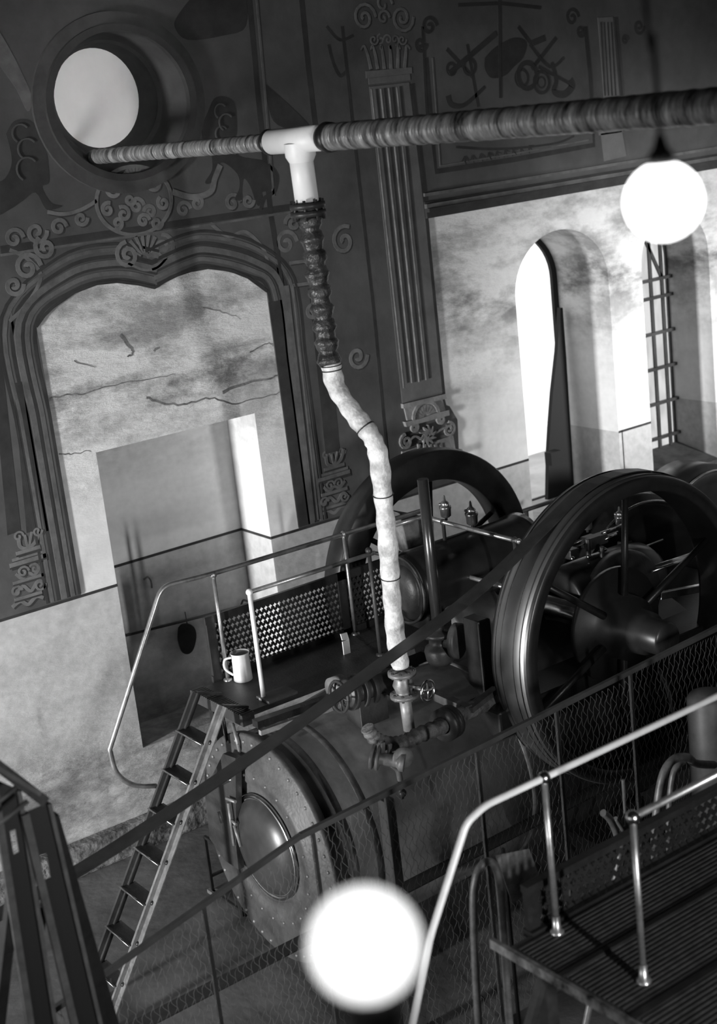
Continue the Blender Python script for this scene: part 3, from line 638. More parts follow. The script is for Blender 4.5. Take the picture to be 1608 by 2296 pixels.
tm = MB(); tm.lathe((SHX, 7.55, SHZ), AY, [(0, 1.152), (.01, 1.158), (.09, 1.163), (.16, 1.1665), (.23, 1.163), (.31, 1.158), (.32, 1.152)], 120); tm.build('tread', mat('belt_worn_tread', .38, .4, .95, .1, 3), near)
gr = MB()
for k in range(5):
    gr.torus((SHX, 7.52-.065*k, SHZ), (0, 1, 0), 1.1625, .004, 110, 6)
gr.build('rim_ridge', wheel_m, near)
flywheel(9.78, .22, 1.06, 'flywheel', .25, 'smooth flywheel on the wall side')
m = MB(); m.tube([(SHX, 9.85, SHZ), (SHX, 7.1, SHZ)], .075, 24); sh = m.build('crankshaft', steel, en)
m = MB(); m.lathe((SHX, 7.5, SHZ), AY, [(0, 0), (0, .44), (.05, .44), (.05, .25), (.2, .24), (.24, .17), (.36, .16), (.37, .13), (.53, .13), (.55, .115), (.55, 0)], 48); m.build('shaft_end_hub', mat('hub_iron', .04, .35, .5, .2, 4), sh)
# high pressure cylinder towards the wall
m = MB(); c = at(1060, 1185, y=8.95); m.lathe((6.55, 8.95, 2.25), AXX, [(0, 0), (0, .24), (.03, .27), (.1, .29), (1.15, .29), (1.2, .31), (1.27, .31), (1.27, 0)], 48); cyl = m.build('cylinder', mat('cylinder_cladding', .035, .25, .5, .2, 4), en)
m = MB(); m.lathe((6.50, 8.95, 2.25), AXX, [(0, .0), (0, .15), (.05, .2), (.06, .2)], 40); m.torus((6.53, 8.95, 2.25), AXX, .27, .012, 50, 8); m.build('cylinder_cover', iron2, cyl)
m = MB(); m.box((6.6, 8.65, 1.7), (7.8, 9.25, 2.05)); m.build('cylinder_foot', iron, cyl, .02)
def lubricator(px, py, y, s=1.0):
    c = at(px, py, y=y); m = MB()
    m.lathe(c, (0, 0, 1), [(0, 0), (0, .012*s), (.02*s, .012*s), (.025*s, .03*s), (.035*s, .042*s), (.09*s, .045*s), (.10*s, .05*s), (.115*s, .05*s), (.125*s, .03*s), (.14*s, .035*s), (.15*s, .03*s), (.165*s, .012*s), (.2*s, .008*s), (.21*s, 0)], 16)
    for k in range(3):
        a = 2*PI*k/3+.4; m.ball(c+Vector((.04*s*math.cos(a), .04*s*math.sin(a), .135*s)), .012*s, 5)
    return m.build('lubricator', brass, en)
lubricator(1001, 1166, 8.95, 1.0); lubricator(1060, 1183, 8.95, 1.1); lubricator(1318, 1193, 8.3, .9); lubricator(1391, 1183, 8.5, .9)
# crank casing inside the near wheel
m = MB(); m.lathe((7.55, 8.25, 1.98), AXX, [(0, 0), (0, .25), (.03, .29), (.8, .29), (.95, .26), (1.05, .18), (1.05, 0)], 48); m.build('crank_casing', mat('crank_casing_paint', .03, .3, .5, .2, 4), en)
m = MB(); m.lathe((8.02, 8.1, 1.95), AY, [(0, 0), (0, .36), (.03, .39), (.12, .39), (.15, .36), (.15, 0)], 48); m.build('eccentric_guard', iron, en)
# valve gear with bright rods
m = MB()
for q0, q1, yy, r in (((1270, 1225), (1400, 1175), 8.4, .012), ((1275, 1232), (1385, 1192), 8.35, .008), ((1355, 1210), (1382, 1197), 8.3, .012), ((1350, 1196), (1380, 1184), 8.3, .01), ((1380, 1250), (1485, 1210), 8.6, .014), ((1360, 1215), (1475, 1185), 8.8, .012)):
    m.tube([at(*q0, y=yy), at(*q1, y=yy)], r, 8)
m.split('valve_rod', steel, en)
m = MB()
for q, yy, s in (((1345, 1208), 8.35, .05), ((1325, 1215), 8.35, .06), ((1400, 1222), 8.6, .05), ((1280, 1240), 8.3, .05), ((1352, 1240), 8.3, .03)):
    c = at(*q, y=yy); m.box(c-Vector((s, s, s*.8)), c+Vector((s, s, s*.8)))
for q, yy in (((1320, 1245), 8.3), ((1352, 1262), 8.2)):
    c = at(*q, y=yy); m.tube([c-Vector((0, 0, .12)), c+Vector((0, 0, .14))], .022, 10)
m.split('valve_gear', iron2, en, .008)
m = MB()
for q, yy in (((1284, 1252), 8.2), ((1356, 1232), 8.2), ((1320, 1248), 8.2), ((1324, 1158), 8.3)): m.ball(at(*q, y=yy), .018, 7)
m.split('grease_cap', steel, en)
m = MB(); m.tube([at(1446, 1281, y=8.0), at(1560, 1243, y=8.0)], .028, 14); m.tube([at(1462, 1281, y=7.95), at(1552, 1250, y=7.95)], .014, 10); m.split('piston_rod', steel, en)
m = MB(); m.bar(at(1478, 1336, y=7.7), at(1598, 1313, y=7.7), .05, .06); m.build('connecting_rod', steel, en, .006)
# slender riser column with flange foot and round flange beside it
rc = at(985, 1440, y=8.3); m = MB(); m.tube([(rc.x, 8.3, 2.1), (rc.x, 8.3, 3.30)], .042, 18); ri = m.build('riser_pipe', mat('blued_pipe', .12, .25, .8, .2, 3), en)
m = MB(); m.lathe((rc.x, 8.3, 1.86), (0, 0, 1), [(0, 0), (0, .09), (.03, .11), (.1, .12), (.13, .11), (.15, .08), (.2, .075), (.22, .12), (.25, .12), (.26, .05), (.3, .045)], 28); m.build('riser_foot', iron2, ri)
fcx = at(1030, 1437, y=8.15); m = MB(); axf = Vector((.45, -1, -.0)).normalized(); m.lathe(fcx-axf*.04, axf, [(0, 0), (0, .135), (.045, .135), (.05, .12), (.05, 0)], 36); m.tube([(rc.x, 8.3, 2.0), fcx], .06, 16); m.build('blank_flange', mat('flange_grey', .09, .5, .2, .3, 10), en)
# curved cover and tank at the wall side
ok = at(925, 1195, y=9.3)
m = MB(); tl_ = [at(*q, y=9.3) for q in ((895, 1150), (952, 1160), (962, 1255), (917, 1242))]; m.prism([tl_], (.02, .16, 0)); m.build('oil_tank', mat('patched_tank', .16, .5, .2, .7, 6, .1, 20), en, .01)
m = MB(); m.lathe((6.75, 9.0, 1.55), AXX, [(0, 0), (0, .6), (.02, .62), (.5, .62), (.5, 0)], 48); m.build('smokebox_cover', boil, en)
# light edge board and the box at the deck end
m = MB(); a = at(583, 1643, y=8.1); b_ = at(765, 1580, y=8.1); m.bar(a, b_, .03, .035); m.build('edge_strip', mat('pale_edge_strip', .3, .5, .1, .3, 14), en)
m = MB(); m.bar(a+Vector((0, .05, .05)), b_+Vector((0, .05, .05)), .07, .05); m.build('edge_angle', iron, en)
m = MB(); q = [at(*t, y=8.35) for t in ((640, 1600), (735, 1545), (780, 1530), (780, 1560), (650, 1615))]; m.prism([q], (0, .02, 0)); m.build('lagging_sheet', mat('grey_sheet', .14, .45, .2, .3, 6), en)
# handwheel and drain pipe above the end plate
hc = at(530, 1655, x=4.62); m = MB(); hx = Vector((1, -.5, .1)).normalized(); m.torus(hc, hx, .10, .012, 32, 8); u, w_ = frame_of(hx)
for k in range(3): m.tube([hc, hc+(u*math.cos(k*2.1+.5)+w_*math.sin(k*2.1+.5))*.1], .008, 6)
m.tube([hc, hc+hx*.16], .012, 8); m.build('damper_handwheel', mid, en)
m = MB(); m.tube([hc+Vector((-.02, .12, .2)), hc+Vector((-.02, .1, -.05))], .012, 8); m.build('damper_rod', iron, en)
# lagged feed pipe lying across the shell with flange
fp = smooth_path([at(824, 1632, y=7.55), at(840, 1655, y=7.55), at(870, 1668, y=7.55), at(905, 1665, y=7.55), at(940, 1648, y=7.55), at(985, 1630, y=7.55), at(1040, 1600, y=7.6), at(1100, 1568, y=7.7), at(1130, 1550, y=7.75)], 9)
m = MB(); rs = [.045+.006*math.sin(i*1.7)+.02*(i/len(fp)) for i in range(len(fp))]; m.tube(fp, .05, 14, rs=rs); m.build('lagged_feed_pipe', mat('dirty_lagging', .13, .6, 0, .7, 10, .7, 30), en)
fa = at(1003, 1622, y=7.55); fd = (at(1040, 1600, y=7.6)-fa).normalized(); m = MB(); m.lathe(fa, fd, [(-.05, .06), (-.05, .12), (-.01, .12), (0, .10), (.01, .12), (.05, .12), (.05, .06)], 28); m.build('feed_flange', iron2, en)
# drain valve with dial
m = MB(); c = at(870, 1700, y=7.42)
m.lathe(at(852, 1700, y=7.42), Vector((.6, -.7, -.2)).normalized(), [(-.06, 0), (-.06, .085), (-.04, .085), (-.04, .05), (-.02, .05), (-.02, .085), (0, .085), (0, .045), (.12, .04), (.14, .06), (.17, .06), (.17, 0)], 24)
m.tube(fillet([at(878, 1715, y=7.40), at(893, 1725, y=7.38), at(898, 1750, y=7.38)], .04), .02, 12)
m.bar(at(858, 1688, y=7.40), at(858, 1665, y=7.40), .02, .03); m.bar(at(874, 1690, y=7.40), at(874, 1668, y=7.40), .02, .03); m.build('drain_valve', mid, en, .004)
dc = at(906, 1700, y=7.30); m = MB(); m.lathe(dc+Vector((0, .02, 0)), Vector((-.25, -1, .1)).normalized(), [(0, 0), (0, .07), (.015, .075), (.02, .07), (.02, 0)], 32); m.tube([dc+Vector((0, .02, 0)), at(880, 1692, y=7.42)], .015, 8); m.build('round_cap', mat('cap_grey', .2, .5, .2, .3, 12), en)
m = MB(); m.tube([at(898, 1755, y=7.38), at(900, 1790, y=7.38)], .02, 10); m.ball(at(902, 1778, y=7.38), .03, 7); m.build('drain_nozzle', iron2, en)
# feed pump with ribbed body
m = MB(); pa = at(768, 1560, y=8.0); pb_ = at(878, 1528, y=8.0); ax = (pb_-pa).normalized(); L = (pb_-pa).length
m.lathe(pa, ax, [(0, 0), (0, .06), (.03, .07), (.05, .12), (.08, .12), (.08, .08), (.13, .08), (.13, .125), (.16, .125), (.16, .08), (.21, .08), (.21, .12), (.25, .12), (.25, .08), (L-.03, .08), (L-.03, .1), (L, .1), (L, 0)], 28)
m.box(pa+ax*.1+Vector((-.02, -.08, -.25)), pa+ax*.1+Vector((.22, .1, -.05))); m.build('feed_pump', iron2, en, .004)
m = MB(); wc = pa-ax*.03; m.torus(wc, ax, .11, .012, 30, 8); u, w_ = frame_of(ax)
for k in range(5): m.tube([wc, wc+(u*math.cos(k*1.257)+w_*math.sin(k*1.257))*.11], .008, 6)
m.build('pump_handwheel', iron2, en)
m = MB(); c = at(745, 1548, y=8.15); m.lathe(c, AXX, [(0, 0), (0, .09), (.1, .09), (.1, 0)], 28); m.build('pump_cover', mat('pale_cover', .25, .5, .1, .3, 8), en)
m = MB(); m.bar(at(945, 1545, z=1.80), at(1052, 1592, z=1.80), .06, .06); m.bar(at(1052, 1592, z=1.80), at(1112, 1545, z=1.80), .06, .04); m.split('bed_angle', mat('bed_angle_grey', .1, .5, .2, .3, 8), en)
m = MB(); m.box((6.33, 7.80, 1.70), (6.45, 7.98, 2.30)); m.build('valve_chest', iron, en, .015)
# small folding step at the end plate
fb = at(478, 2002, z=0); fy = fb.y
st = thing('bracket_frame', 'small thin iron bracket frame standing on the floor beside the boiler end plate', 'bracket', (fb.x, fy, 0))
q0 = at(468, 1872, y=fy); q1 = at(516, 1902, x=q0.x); q1.z = q0.z
m = MB(); m.bar((fb.x, fy, 0), (fb.x, fy, q0.z), .022, .022, Vector((0, 1, 0))); m.bar((fb.x, fy-.5, 0), (fb.x, fy-.5, q0.z), .022, .022, Vector((0, 1, 0))); m.split('upright', iron, st)
m = MB(); m.bar((fb.x, fy, q0.z), (fb.x, fy-.5, q0.z), .022, .022); m.build('top_bar', iron, st)
m = MB(); m.bar((fb.x, fy, q0.z*.3), (fb.x+.35, fy, q0.z*.3), .02, .02); m.bar((fb.x, fy, .02), (fb.x, fy-.5, .02), .02, .02); m.split('tie_bar', iron, st)
m = MB(); m.box((fb.x-.03, fy-.04, .0), (fb.x+.03, fy+.04, .03)); m.build('foot', mid, st)

# ------------------------------------------------------------------ drive belt
bt = MB(); R = 1.17; by0, by1 = 7.33, 7.46
pts = []
low = [at(-260, 2185, y=7.4), at(0, 2050, y=7.4), at(160, 1962, y=7.4), at(345, 1845, y=7.4), at(600, 1672, y=7.4), at(850, 1492, y=7.4), at(1080, 1318, y=7.4)]
slope = math.radians(17); a_top = PI/2+slope
tan_p = Vector((SHX+R*math.cos(a_top), 7.4, SHZ+R*math.sin(a_top)))
low[0] = low[1]+(low[1]-low[2])*6
pts = [(p.x, p.z) for p in smooth_path(low+[tan_p], 5)]
a_bot = -PI/2-.02
for k in range(1, 31):
    a = a_top-(a_top-a_bot)*k/30; pts.append((SHX+R*math.cos(a), SHZ+R*math.sin(a)))
bx, bz = pts[-1]; pts.append((bx-7, bz-.14))
o2 = []
for i, (x, z) in enumerate(pts):
    A_ = pts[max(i-1, 0)]; B_ = pts[min(i+1, len(pts)-1)]; dx, dz = B_[0]-A_[0], B_[1]-A_[1]; l = math.hypot(dx, dz); o2.append((x-dz/l*.009, z+dx/l*.009))
n = len(pts); vs = [Vector((x, by0, z)) for x, z in pts]+[Vector((x, by1, z)) for x, z in pts]+[Vector((x, by0, z)) for x, z in o2]+[Vector((x, by1, z)) for x, z in o2]
fs = []
for i in range(n-1): fs += [(i, i+1, n+i+1, n+i), (2*n+i, 2*n+i+1, 3*n+i+1, 3*n+i), (i, i+1, 2*n+i+1, 2*n+i), (n+i, n+i+1, 3*n+i+1, 3*n+i)]
bt.add(vs, fs)
belt_pts_end = pts[0]
tag(bt.build('drive_belt', mat('leather_belt', .03, .45, 0, .3, 8)), 'long dark leather belt slanting down to the left from the near flywheel', 'belt')

# ------------------------------------------------------------------ generators behind the engine
def dynamo(x, y, z, R, depth, label):
    t = thing('generator', label, 'generator', (x, y, 0), 'round machine casings')
    m = MB(); m.lathe((x, y+depth, z), AY, [(0, 0), (0, R-.05), (.04, R), (depth-.06, R), (depth-.05, R-.03), (depth-.02, R-.04), (depth, R-.09), (depth-.02, R-.16), (depth-.05, R-.2), (depth-.08, 0)], 80); m.build('casing', mat('generator_paint', .03, .28, .5, .2, 4), t)
    m = MB(); m.torus((x, y-.005, z), AY, R-.05, .012, 90, 8); m.build('rim', steel, t)
    m = MB(); m.box((x-R*.6, y, 0), (x+R*.6, y+depth, z-R*.6)); m.build('foot', iron, t, .02)
dynamo(8.9, 8.62, 1.60, .87, .35, 'black round casing with bright rim seen through the near flywheel')
dynamo(10.85, 9.55, 1.38, .78, .5, 'dark round machine casing under the grated window at the right edge')
# ------------------------------------------------------------------ platforms
def perf_panel(mb, o, u, v, w, h, nx, ny, th):
    """perforated cast panel: staggered cross-shaped holes"""
    o = Vector(o); u = Vector(u); v = Vector(v); cw, ch = w/nx, h/ny; nrm = u.cross(v).normalized()*th
    def hole(cx, cy):
        a, b = cw*.40, ch*.46; t = .42
        P = [(-a*t*.8, -b), (a*t*.8, -b), (a*t, -b*t), (a, -b*.15), (a, b*.2), (a*t, b*t), (0, b), (-a*t, b*t), (-a, b*.2), (-a, -b*.15), (-a*t, -b*t)]
        return [(cx+x, cy+y) for x, y in P]
    for j in range(ny):
        off = .5*(j % 2)
        for i in range(nx):
            x0 = (i+off)*cw; x1 = x0+cw
            if i == 0 and off: 
                l = [(0, j*ch), (x0, j*ch), (x0, (j+1)*ch), (0, (j+1)*ch)]; mb.add([o+u*a+v*b for a, b in l], [(0, 1, 2, 3)])
            if x1 > w: 
                l = [(x0, j*ch), (w, j*ch), (w, (j+1)*ch), (x0, (j+1)*ch)]; mb.add([o+u*a+v*b for a, b in l], [(0, 1, 2, 3)]); continue
            lo = [(x0, j*ch), (x1, j*ch), (x1, (j+1)*ch), (x0, (j+1)*ch)]; H = hole((x0+x1)/2, (j+.5)*ch)
            L3 = [[o+u*a+v*b for a, b in lo], [o+u*a+v*b for a, b in H]]
            f = [tuple(t) for t in tessellate_polygon(L3)]; flat = L3[0]+L3[1]; mb.add(flat, f); mb.add([p+nrm for p in flat], f)
            n = len(H); hh = L3[1]; mb.add(hh+[p+nrm for p in hh], [(k, (k+1) % n, n+(k+1) % n, n+k) for k in range(n)])
RZ = 2.77
far = thing('service_platform', 'railed platform with cross-pierced panel along the far side of the boiler', 'platform', (5.6, 8.9, 1.8), 'railed service platforms')
m = MB(); m.box((4.74, 8.56, 1.88), (7.0, 9.24, 1.92)); dk = m.build('deck', deck_m, far)
m = MB(); m.box((4.70, 8.52, 1.84), (4.80, 9.26, 1.925)); 
for k in range(26): m.box((4.695, 8.54+k*.027, 1.925), (4.80, 8.552+k*.027, 1.932))
m.build('ribbed_nosing', iron2, far)
m = MB(); m.box((4.95, 8.55, 1.921), (5.2, 8.72, 1.94)); m.build('patch_plate', mat('patch_plate_grey', .12, .5, .2, .3, 8), dk)
m = MB()
for x in (4.85, 6.9): 
    for y in (9.2,): m.bar((x, y, 0), (x, y, 1.88), .06, .06, Vector((0, 1, 0)))
m.split('support_leg', iron, far)
pn = MB(); perf_panel(pn, (4.97, 9.255, 1.96), (1, 0, 0), (0, 0, 1), 1.98, .42, 48, 9, -.008); pno = pn.build('perforated_panel', iron, far)
m = MB(); m.box((4.905, 9.238, 1.93), (4.975, 9.272, 2.43)); m.box((4.90, 9.24, 2.38), (7.0, 9.27, 2.44)); m.box((4.90, 9.24, 1.92), (7.0, 9.27, 1.97)); m.box((6.12, 9.24, 1.92), (6.2, 9.27, 2.44)); m.box((6.94, 9.24, 1.92), (7.0, 9.27, 2.44)); m.build('panel_frame', iron, pno)
rl = 0.02
m = MB(); bend = [at(350, 1762, y=9.2), at(300, 1760, y=9.2), at(262, 1733, y=9.2), at(246, 1680, y=9.2)]
pth = smooth_path(bend, 6)[:-1]+fillet([at(246, 1680, y=9.2), at(362, 1315, y=9.2), Vector((5.0, 9.2, RZ)), Vector((6.98, 9.2, RZ-.02))], .09)
# polished handrail sweeping down beside the ladder
k_ = [p for p in pth]; m.tube(k_, .019, 12); m.build('top_rail', rail_m, far)
m = MB(); m.tube([(4.98, 8.67, RZ-.03), (6.1, 8.67, RZ-.04)], .017, 12); m.build('side_rail', rail_m, far)
m = MB(); m.tube([(4.98, 8.67, RZ-.03), (4.98, 8.67, 1.92)], .017, 12); m.lathe((4.98, 8.67, 1.92), (0, 0, 1), [(0, .035), (.012, .035), (.02, .02)], 16); m.ball((4.98, 8.67, RZ-.03), .026, 8); m.build('rail_post', bright, far)['label'] = 'bright end post of the side rail'
for x, y in ((5.0, 9.2), (6.2, 9.2), (6.05, 8.67)):
    m = MB(); m.tube([(x, y, RZ-.01), (x, y, 1.92)], .016, 10); m.ball((x, y, RZ-.01), .028, 8); m.lathe((x, y, 1.92), (0, 0, 1), [(0, .035), (.012, .035), (.02, .02)], 16); m.build('rail_post', rail_m if y > 9 else iron2, far)
m = MB(); m.tube([at(840, 1240, y=8.67), at(870, 1245, y=8.67)], .014, 8); m.tube([at(865, 1245, y=8.67), at(890, 1500, y=8.67)], .014, 8); m.build('branch_rail', iron2, far)
m = MB(); 
for zz in (2.69, 2.28):
    m.tube([(7.0, 9.2, zz), (7.0, 8.05, zz)], .018, 12); m.ball((7.0, 8.05, zz), .022, 8)
m.tube(fillet([(6.7, 9.2, 2.70), (7.0, 9.2, 2.70), (7.0, 8.8, 2.69)], .06), .018, 12); m.split('cross_rail', rail_m, far)
m = MB()
for y in (9.2, 8.95, 8.1):
    m.tube([(7.0, y, 1.92 if y > 8.5 else 1.72), (7.0, y, 2.69)], .016, 10); m.ball((7.0, y, 2.69), .026, 8)
m.split('cross_rail_post', iron2, far)
# ladder to the far platform
ld = thing('ladder', 'steep iron ladder leaning against the left end of the far platform', 'ladder', (4.0, 8.75, 0))
def lad(py): pass
tb = at(440, 1553, y=8.97); bb = at(244, 2093, y=8.97); d = (bb-tb).normalized(); bb = tb+d*((0-tb.z)/d.z)
tb = Vector((tb.x, 8.97, tb.z)); dY = Vector((0, -.37, 0)); top_f = at(495, 1580, y=8.60)
for yy, nm in ((8.97, ''), (8.60, '')):
    m = MB(); t0 = Vector((tb.x, yy, tb.z)); b0 = Vector((bb.x, yy, 0)); m.bar(t0, b0, .022, .075); 
    m.bar(t0+Vector((.0, -.03 if yy < 8.9 else -.015, .0)), b0+Vector((0, -.03 if yy < 8.9 else -.015, 0)), .06 if yy < 8.9 else .03, .008); m.build('stringer', mid if yy < 8.9 else iron2, ld)
Ltot = (bb-tb).length
nr = 8
for i in range(1, nr+1):
    c = tb+d*(Ltot*(i-.15)/nr*.985+.02); m = MB(); hw_ = .045
    m.box((c.x-.06, 8.61, c.z-.012), (c.x+.06, 8.96, c.z)); 
    o = m.build('rung', iron2, ld); m = MB(); m.tube([(c.x-.06, 8.60, c.z), (c.x-.06, 8.97, c.z)], .007, 6); m.build('rung_nosing', steel, o)
    m = MB(); m.ball((c.x, 8.585, c.z), .018, 6); m.build('bolt', iron, o)
m = MB(); m.bar(tb, (4.8, 8.97, 1.94), .03, .02); m.bar((tb.x, 8.60, tb.z), (4.8, 8.60, 1.94), .03, .02); m.split('hook_bar', iron2, ld)
# ------------------------------------------------------------------ near platform
nr_ = thing('service_platform', 'large ribbed-plate platform with bright handrails in the lower right foreground', 'platform', (6, 4.2, 1.8), 'railed service platforms')
m = MB(); m.box((4.06, 2.2, 1.87), (11, 5.0, 1.92)); nd = m.build('deck', mat('near_deck_plate', .06, .45, .15, .35, 5), nr_)
m = MB()
y = 2.3
while y < 4.95:
    m.box((4.08, y, 1.919), (9.5, y+.012, 1.926)); y += .03
m.build('deck_rib', mat('deck_rib_steel', .09, .4, .3, .3, 20), nd)
m = MB()
for y in (4.62, 4.15, 3.6, 3.0): m.box((4.06, y, 1.92), (11, y+.03, 1.935))
m.split('deck_seam', iron, nd)
m = MB(); m.box((4.035, 2.2, 1.875), (4.06, 5.12, 1.925)); m.build('edge_trim', mat('worn_bright_edge', .2, .4, .4, .95, 9), nr_)
m = MB()
for y in (4.85, 3.2): m.bar((4.15, y, 0), (4.15, y, 1.87), .07, .07, Vector((0, 1, 0))); m.bar((8.5, y, 0), (8.5, y, 1.87), .07, .07, Vector((0, 1, 0)))
m.bar((4.1, 4.8, 1.85), (3.6, 4.8, .9), .04, .04); m.split('support_leg', iron2, nr_)
pn = MB(); perf_panel(pn, (4.28, 5.02, 1.94), (1, 0, 0), (0, 0, 1), 3.4, .21, 60, 4, -.008); pno = pn.build('perforated_panel', iron, nr_)
m = MB(); m.box((4.205, 5.005, 1.93), (4.28, 5.035, 2.16)); m.box((4.2, 4.99, 2.15), (7.8, 5.04, 2.19)); m.box((4.2, 4.98, 1.90), (7.8, 5.05, 1.94)); m.build('panel_frame', iron, pno)
m = MB(); pth = fillet([at(925, 2300, y=4.92), at(965, 2100, y=4.92), at(1046, 1845, y=4.92), Vector((3.93, 4.92, RZ)), Vector((8.0, 4.92, RZ))], .045, 8); m.tube(pth, .018, 14); m.build('top_rail', bright, nr_)
m = MB(); m.tube([(4.30, 4.33, RZ), (8.0, 4.33, RZ)], .017, 14); m.build('side_rail', rail_m, nr_)
for x, y, mm in ((4.31, 4.92, rail_m), (5.9, 4.92, rail_m), (4.30, 4.33, rail_m), (5.9, 4.33, rail_m)):
    m = MB(); m.tube([(x, y, RZ), (x, y, 1.92)], .016, 12); m.lathe((x, y, 1.92), (0, 0, 1), [(0, .035), (.015, .035), (.02, .022), (.1, .02)], 16); m.build('rail_post', mm, nr_)
cw = 0
m = MB()
m.ball((4.30, 4.33, RZ), .034, 10); m.ball((4.31, 4.92, RZ), .032, 10); m.ball((5.9, 4.92, RZ), .03, 10); m.ball((5.9, 4.33, RZ), .03, 10); m.split('rail_joint', steel, nr_)
# U-shaped pipe stand, paper sheet and hose behind the near platform
hp = thing('hoop_stand', 'tall grey U-shaped tube hoop standing at the left end of the near platform', 'hoop', (4.4, 5.6, 0))
m = MB(); m.tube(smooth_path([(4.27, 5.6, 0), (4.28, 5.6, 1.0), (4.32, 5.6, 1.7), (4.36, 5.6, 1.93), (4.44, 5.6, 2.0), (4.51, 5.6, 1.93), (4.52, 5.6, 1.7), (4.50, 5.6, 1.0), (4.48, 5.6, 0)], 8), .022, 12); m.build('hoop', mid, hp)
m = MB(); m.box((4.2, 5.52, 0), (4.56, 5.68, .02)); m.build('foot_plate', iron, hp)
m = MB(); q = [at(*t, y=5.7) for t in ((1112, 1918), (1187, 1903), (1213, 1975), (1150, 2028))]; m.prism([q], (0, .004, 0)); cs = thing('card_board', 'tilted grey stained card fixed to a rod between the hoop and the pierced panel', 'board', (4.66, 5.7, 0)); m.build('card', card, cs)
m = MB(); m.bar((4.66, 5.712, 0), (4.66, 5.712, 1.95), .016, .016, Vector((0, 1, 0))); m.build('rod', iron, cs)
m = MB(); m.bar((4.5, 5.715, 2.04), (5.0, 5.715, 2.0), .02, .02); 
hs = thing('hose', 'thick grey hose loop hanging behind the near pierced panel, far right', 'hose', (6.3, 6, 0))
m = MB(); m.tube(smooth_path([at(1468, 1900, y=6), at(1472, 1830, y=6), at(1485, 1745, y=6), at(1508, 1705, y=6), at(1540, 1698, y=6), at(1560, 1712, y=6.1), at(1600, 1715, y=6.3)], 6)+[], .028, 12); m.tube(smooth_path([at(1500, 1880, y=6.05), at(1502, 1800, y=6.05), at(1512, 1730, y=6.05), at(1535, 1705, y=6.05)], 6), .022, 12); m.split('hose_loop', mid, hs)
m = MB(); a = at(1468, 1900, y=6); m.tube([(a.x, 6, 0), a], .028, 12); a2 = at(1500, 1880, y=6.05); m.tube([(a2.x, 6.05, 0), a2], .022, 12); m.split('hose_tail', mid, hs)
hb = thing('cable_bundle', 'curved grey cable ends rising behind the middle of the near pierced panel', 'cable', (5.3, 5.8, 0))
m = MB(); m.tube(smooth_path([at(1352, 1822, y=5.8), at(1370, 1840, y=5.8), at(1385, 1880, y=5.8), at(1388, 1930, y=5.8), Vector((5.05, 5.8, 0))], 6), .022, 10); m.tube(smooth_path([at(1380, 1835, y=5.85), at(1397, 1862, y=5.85), at(1402, 1900, y=5.85), Vector((5.1, 5.85, 0))], 6), .015, 10); m.split('cable', mid, hb)
m = MB(); a = at(1397, 1748, y=5.85); m.tube([(a.x, 5.85, 0), a], .01, 8); m.build('rod', mid, hb)

# ------------------------------------------------------------------ wire mesh guard between the engine and the near platform
FY = 6.72
p0 = at(190, 2215, y=FY); p1 = at(672, 1875, y=FY); p2 = at(1100, 1655, y=FY); p3 = at(1640, 1392, y=FY)
d01 = (p1-p0).normalized(); ps0 = p0-d01*.6
gd = thing('mesh_guard', 'low wire-mesh guard fence running in front of the near flywheel and boiler', 'fence', (5.5, FY, 0))
m = MB(); m.bar(ps0, p1, .03, .03); m.bar(p1, p3, .03, .035); m.build('guard_rail', mat('guard_rail_paint', .07, .5, .2, .2, 6), gd)
def topz(x):
    for a, b in ((ps0, p1), (p1, p3)):
        if a.x <= x <= b.x: return a.z+(b.z-a.z)*(x-a.x)/(b.x-a.x)
    return 0
m = MB(); sx = .055; xa, xb = ps0.x, p3.x; c_ = .72
import itertools
def wire(s, k):
    # diagonal wire with slight hex weave, clipped to the guard
    pts = []; z = 0.03; st_ = .5*sx/c_
    j = 0; seg = []
    while z < 2.2:
        x = k+s*c_*z*.55+(.008 if j % 2 else -.008)
        if xa < x < xb and z < topz(x)-.01: seg.append(Vector((x, FY, z)))
        else:
            if len(seg) > 1: pts.append(seg)
            seg = []
        z += .045; j += 1
    if len(seg) > 1: pts.append(seg)
    for sg in pts:
        n = len(sg); r = .0013; m.add([p+Vector((-r, 0, 0)) for p in sg]+[p+Vector((r, 0, 0)) for p in sg], [(i, i+1, n+i+1, n+i) for i in range(n-1)])
        m.add([p+Vector((0, -r, 0)) for p in sg]+[p+Vector((0, r, 0)) for p in sg], [(i, i+1, n+i+1, n+i) for i in range(n-1)])
k = xa-1
while k < xb+1: wire(1, k); wire(-1, k); k += sx
m.build('wire_mesh', wire_m, gd)
for x, sgn in ((4.07, 0), (4.62, 0), (5.35, 0), (6.05, 0), (6.75, 0), (3.3, 0)):
    m = MB(); m.bar((x, FY+.01, 0), (x, FY+.01, topz(x)), .022, .022, Vector((0, 1, 0))); m.build('guard_post', iron2, gd)
# timber post behind the mesh
a = at(862, 1790, y=7.05); 
tag(MB().box((a.x-.035, 7.0, 0), (a.x+.045, 7.08, a.z)).build('timber_post', mat('grey_timber', .03, .7, 0, .4, 6, .3, 30, stretch=(1, 1, .1)), bevel=.006), 'dark upright timber post standing before the boiler flank', 'post')

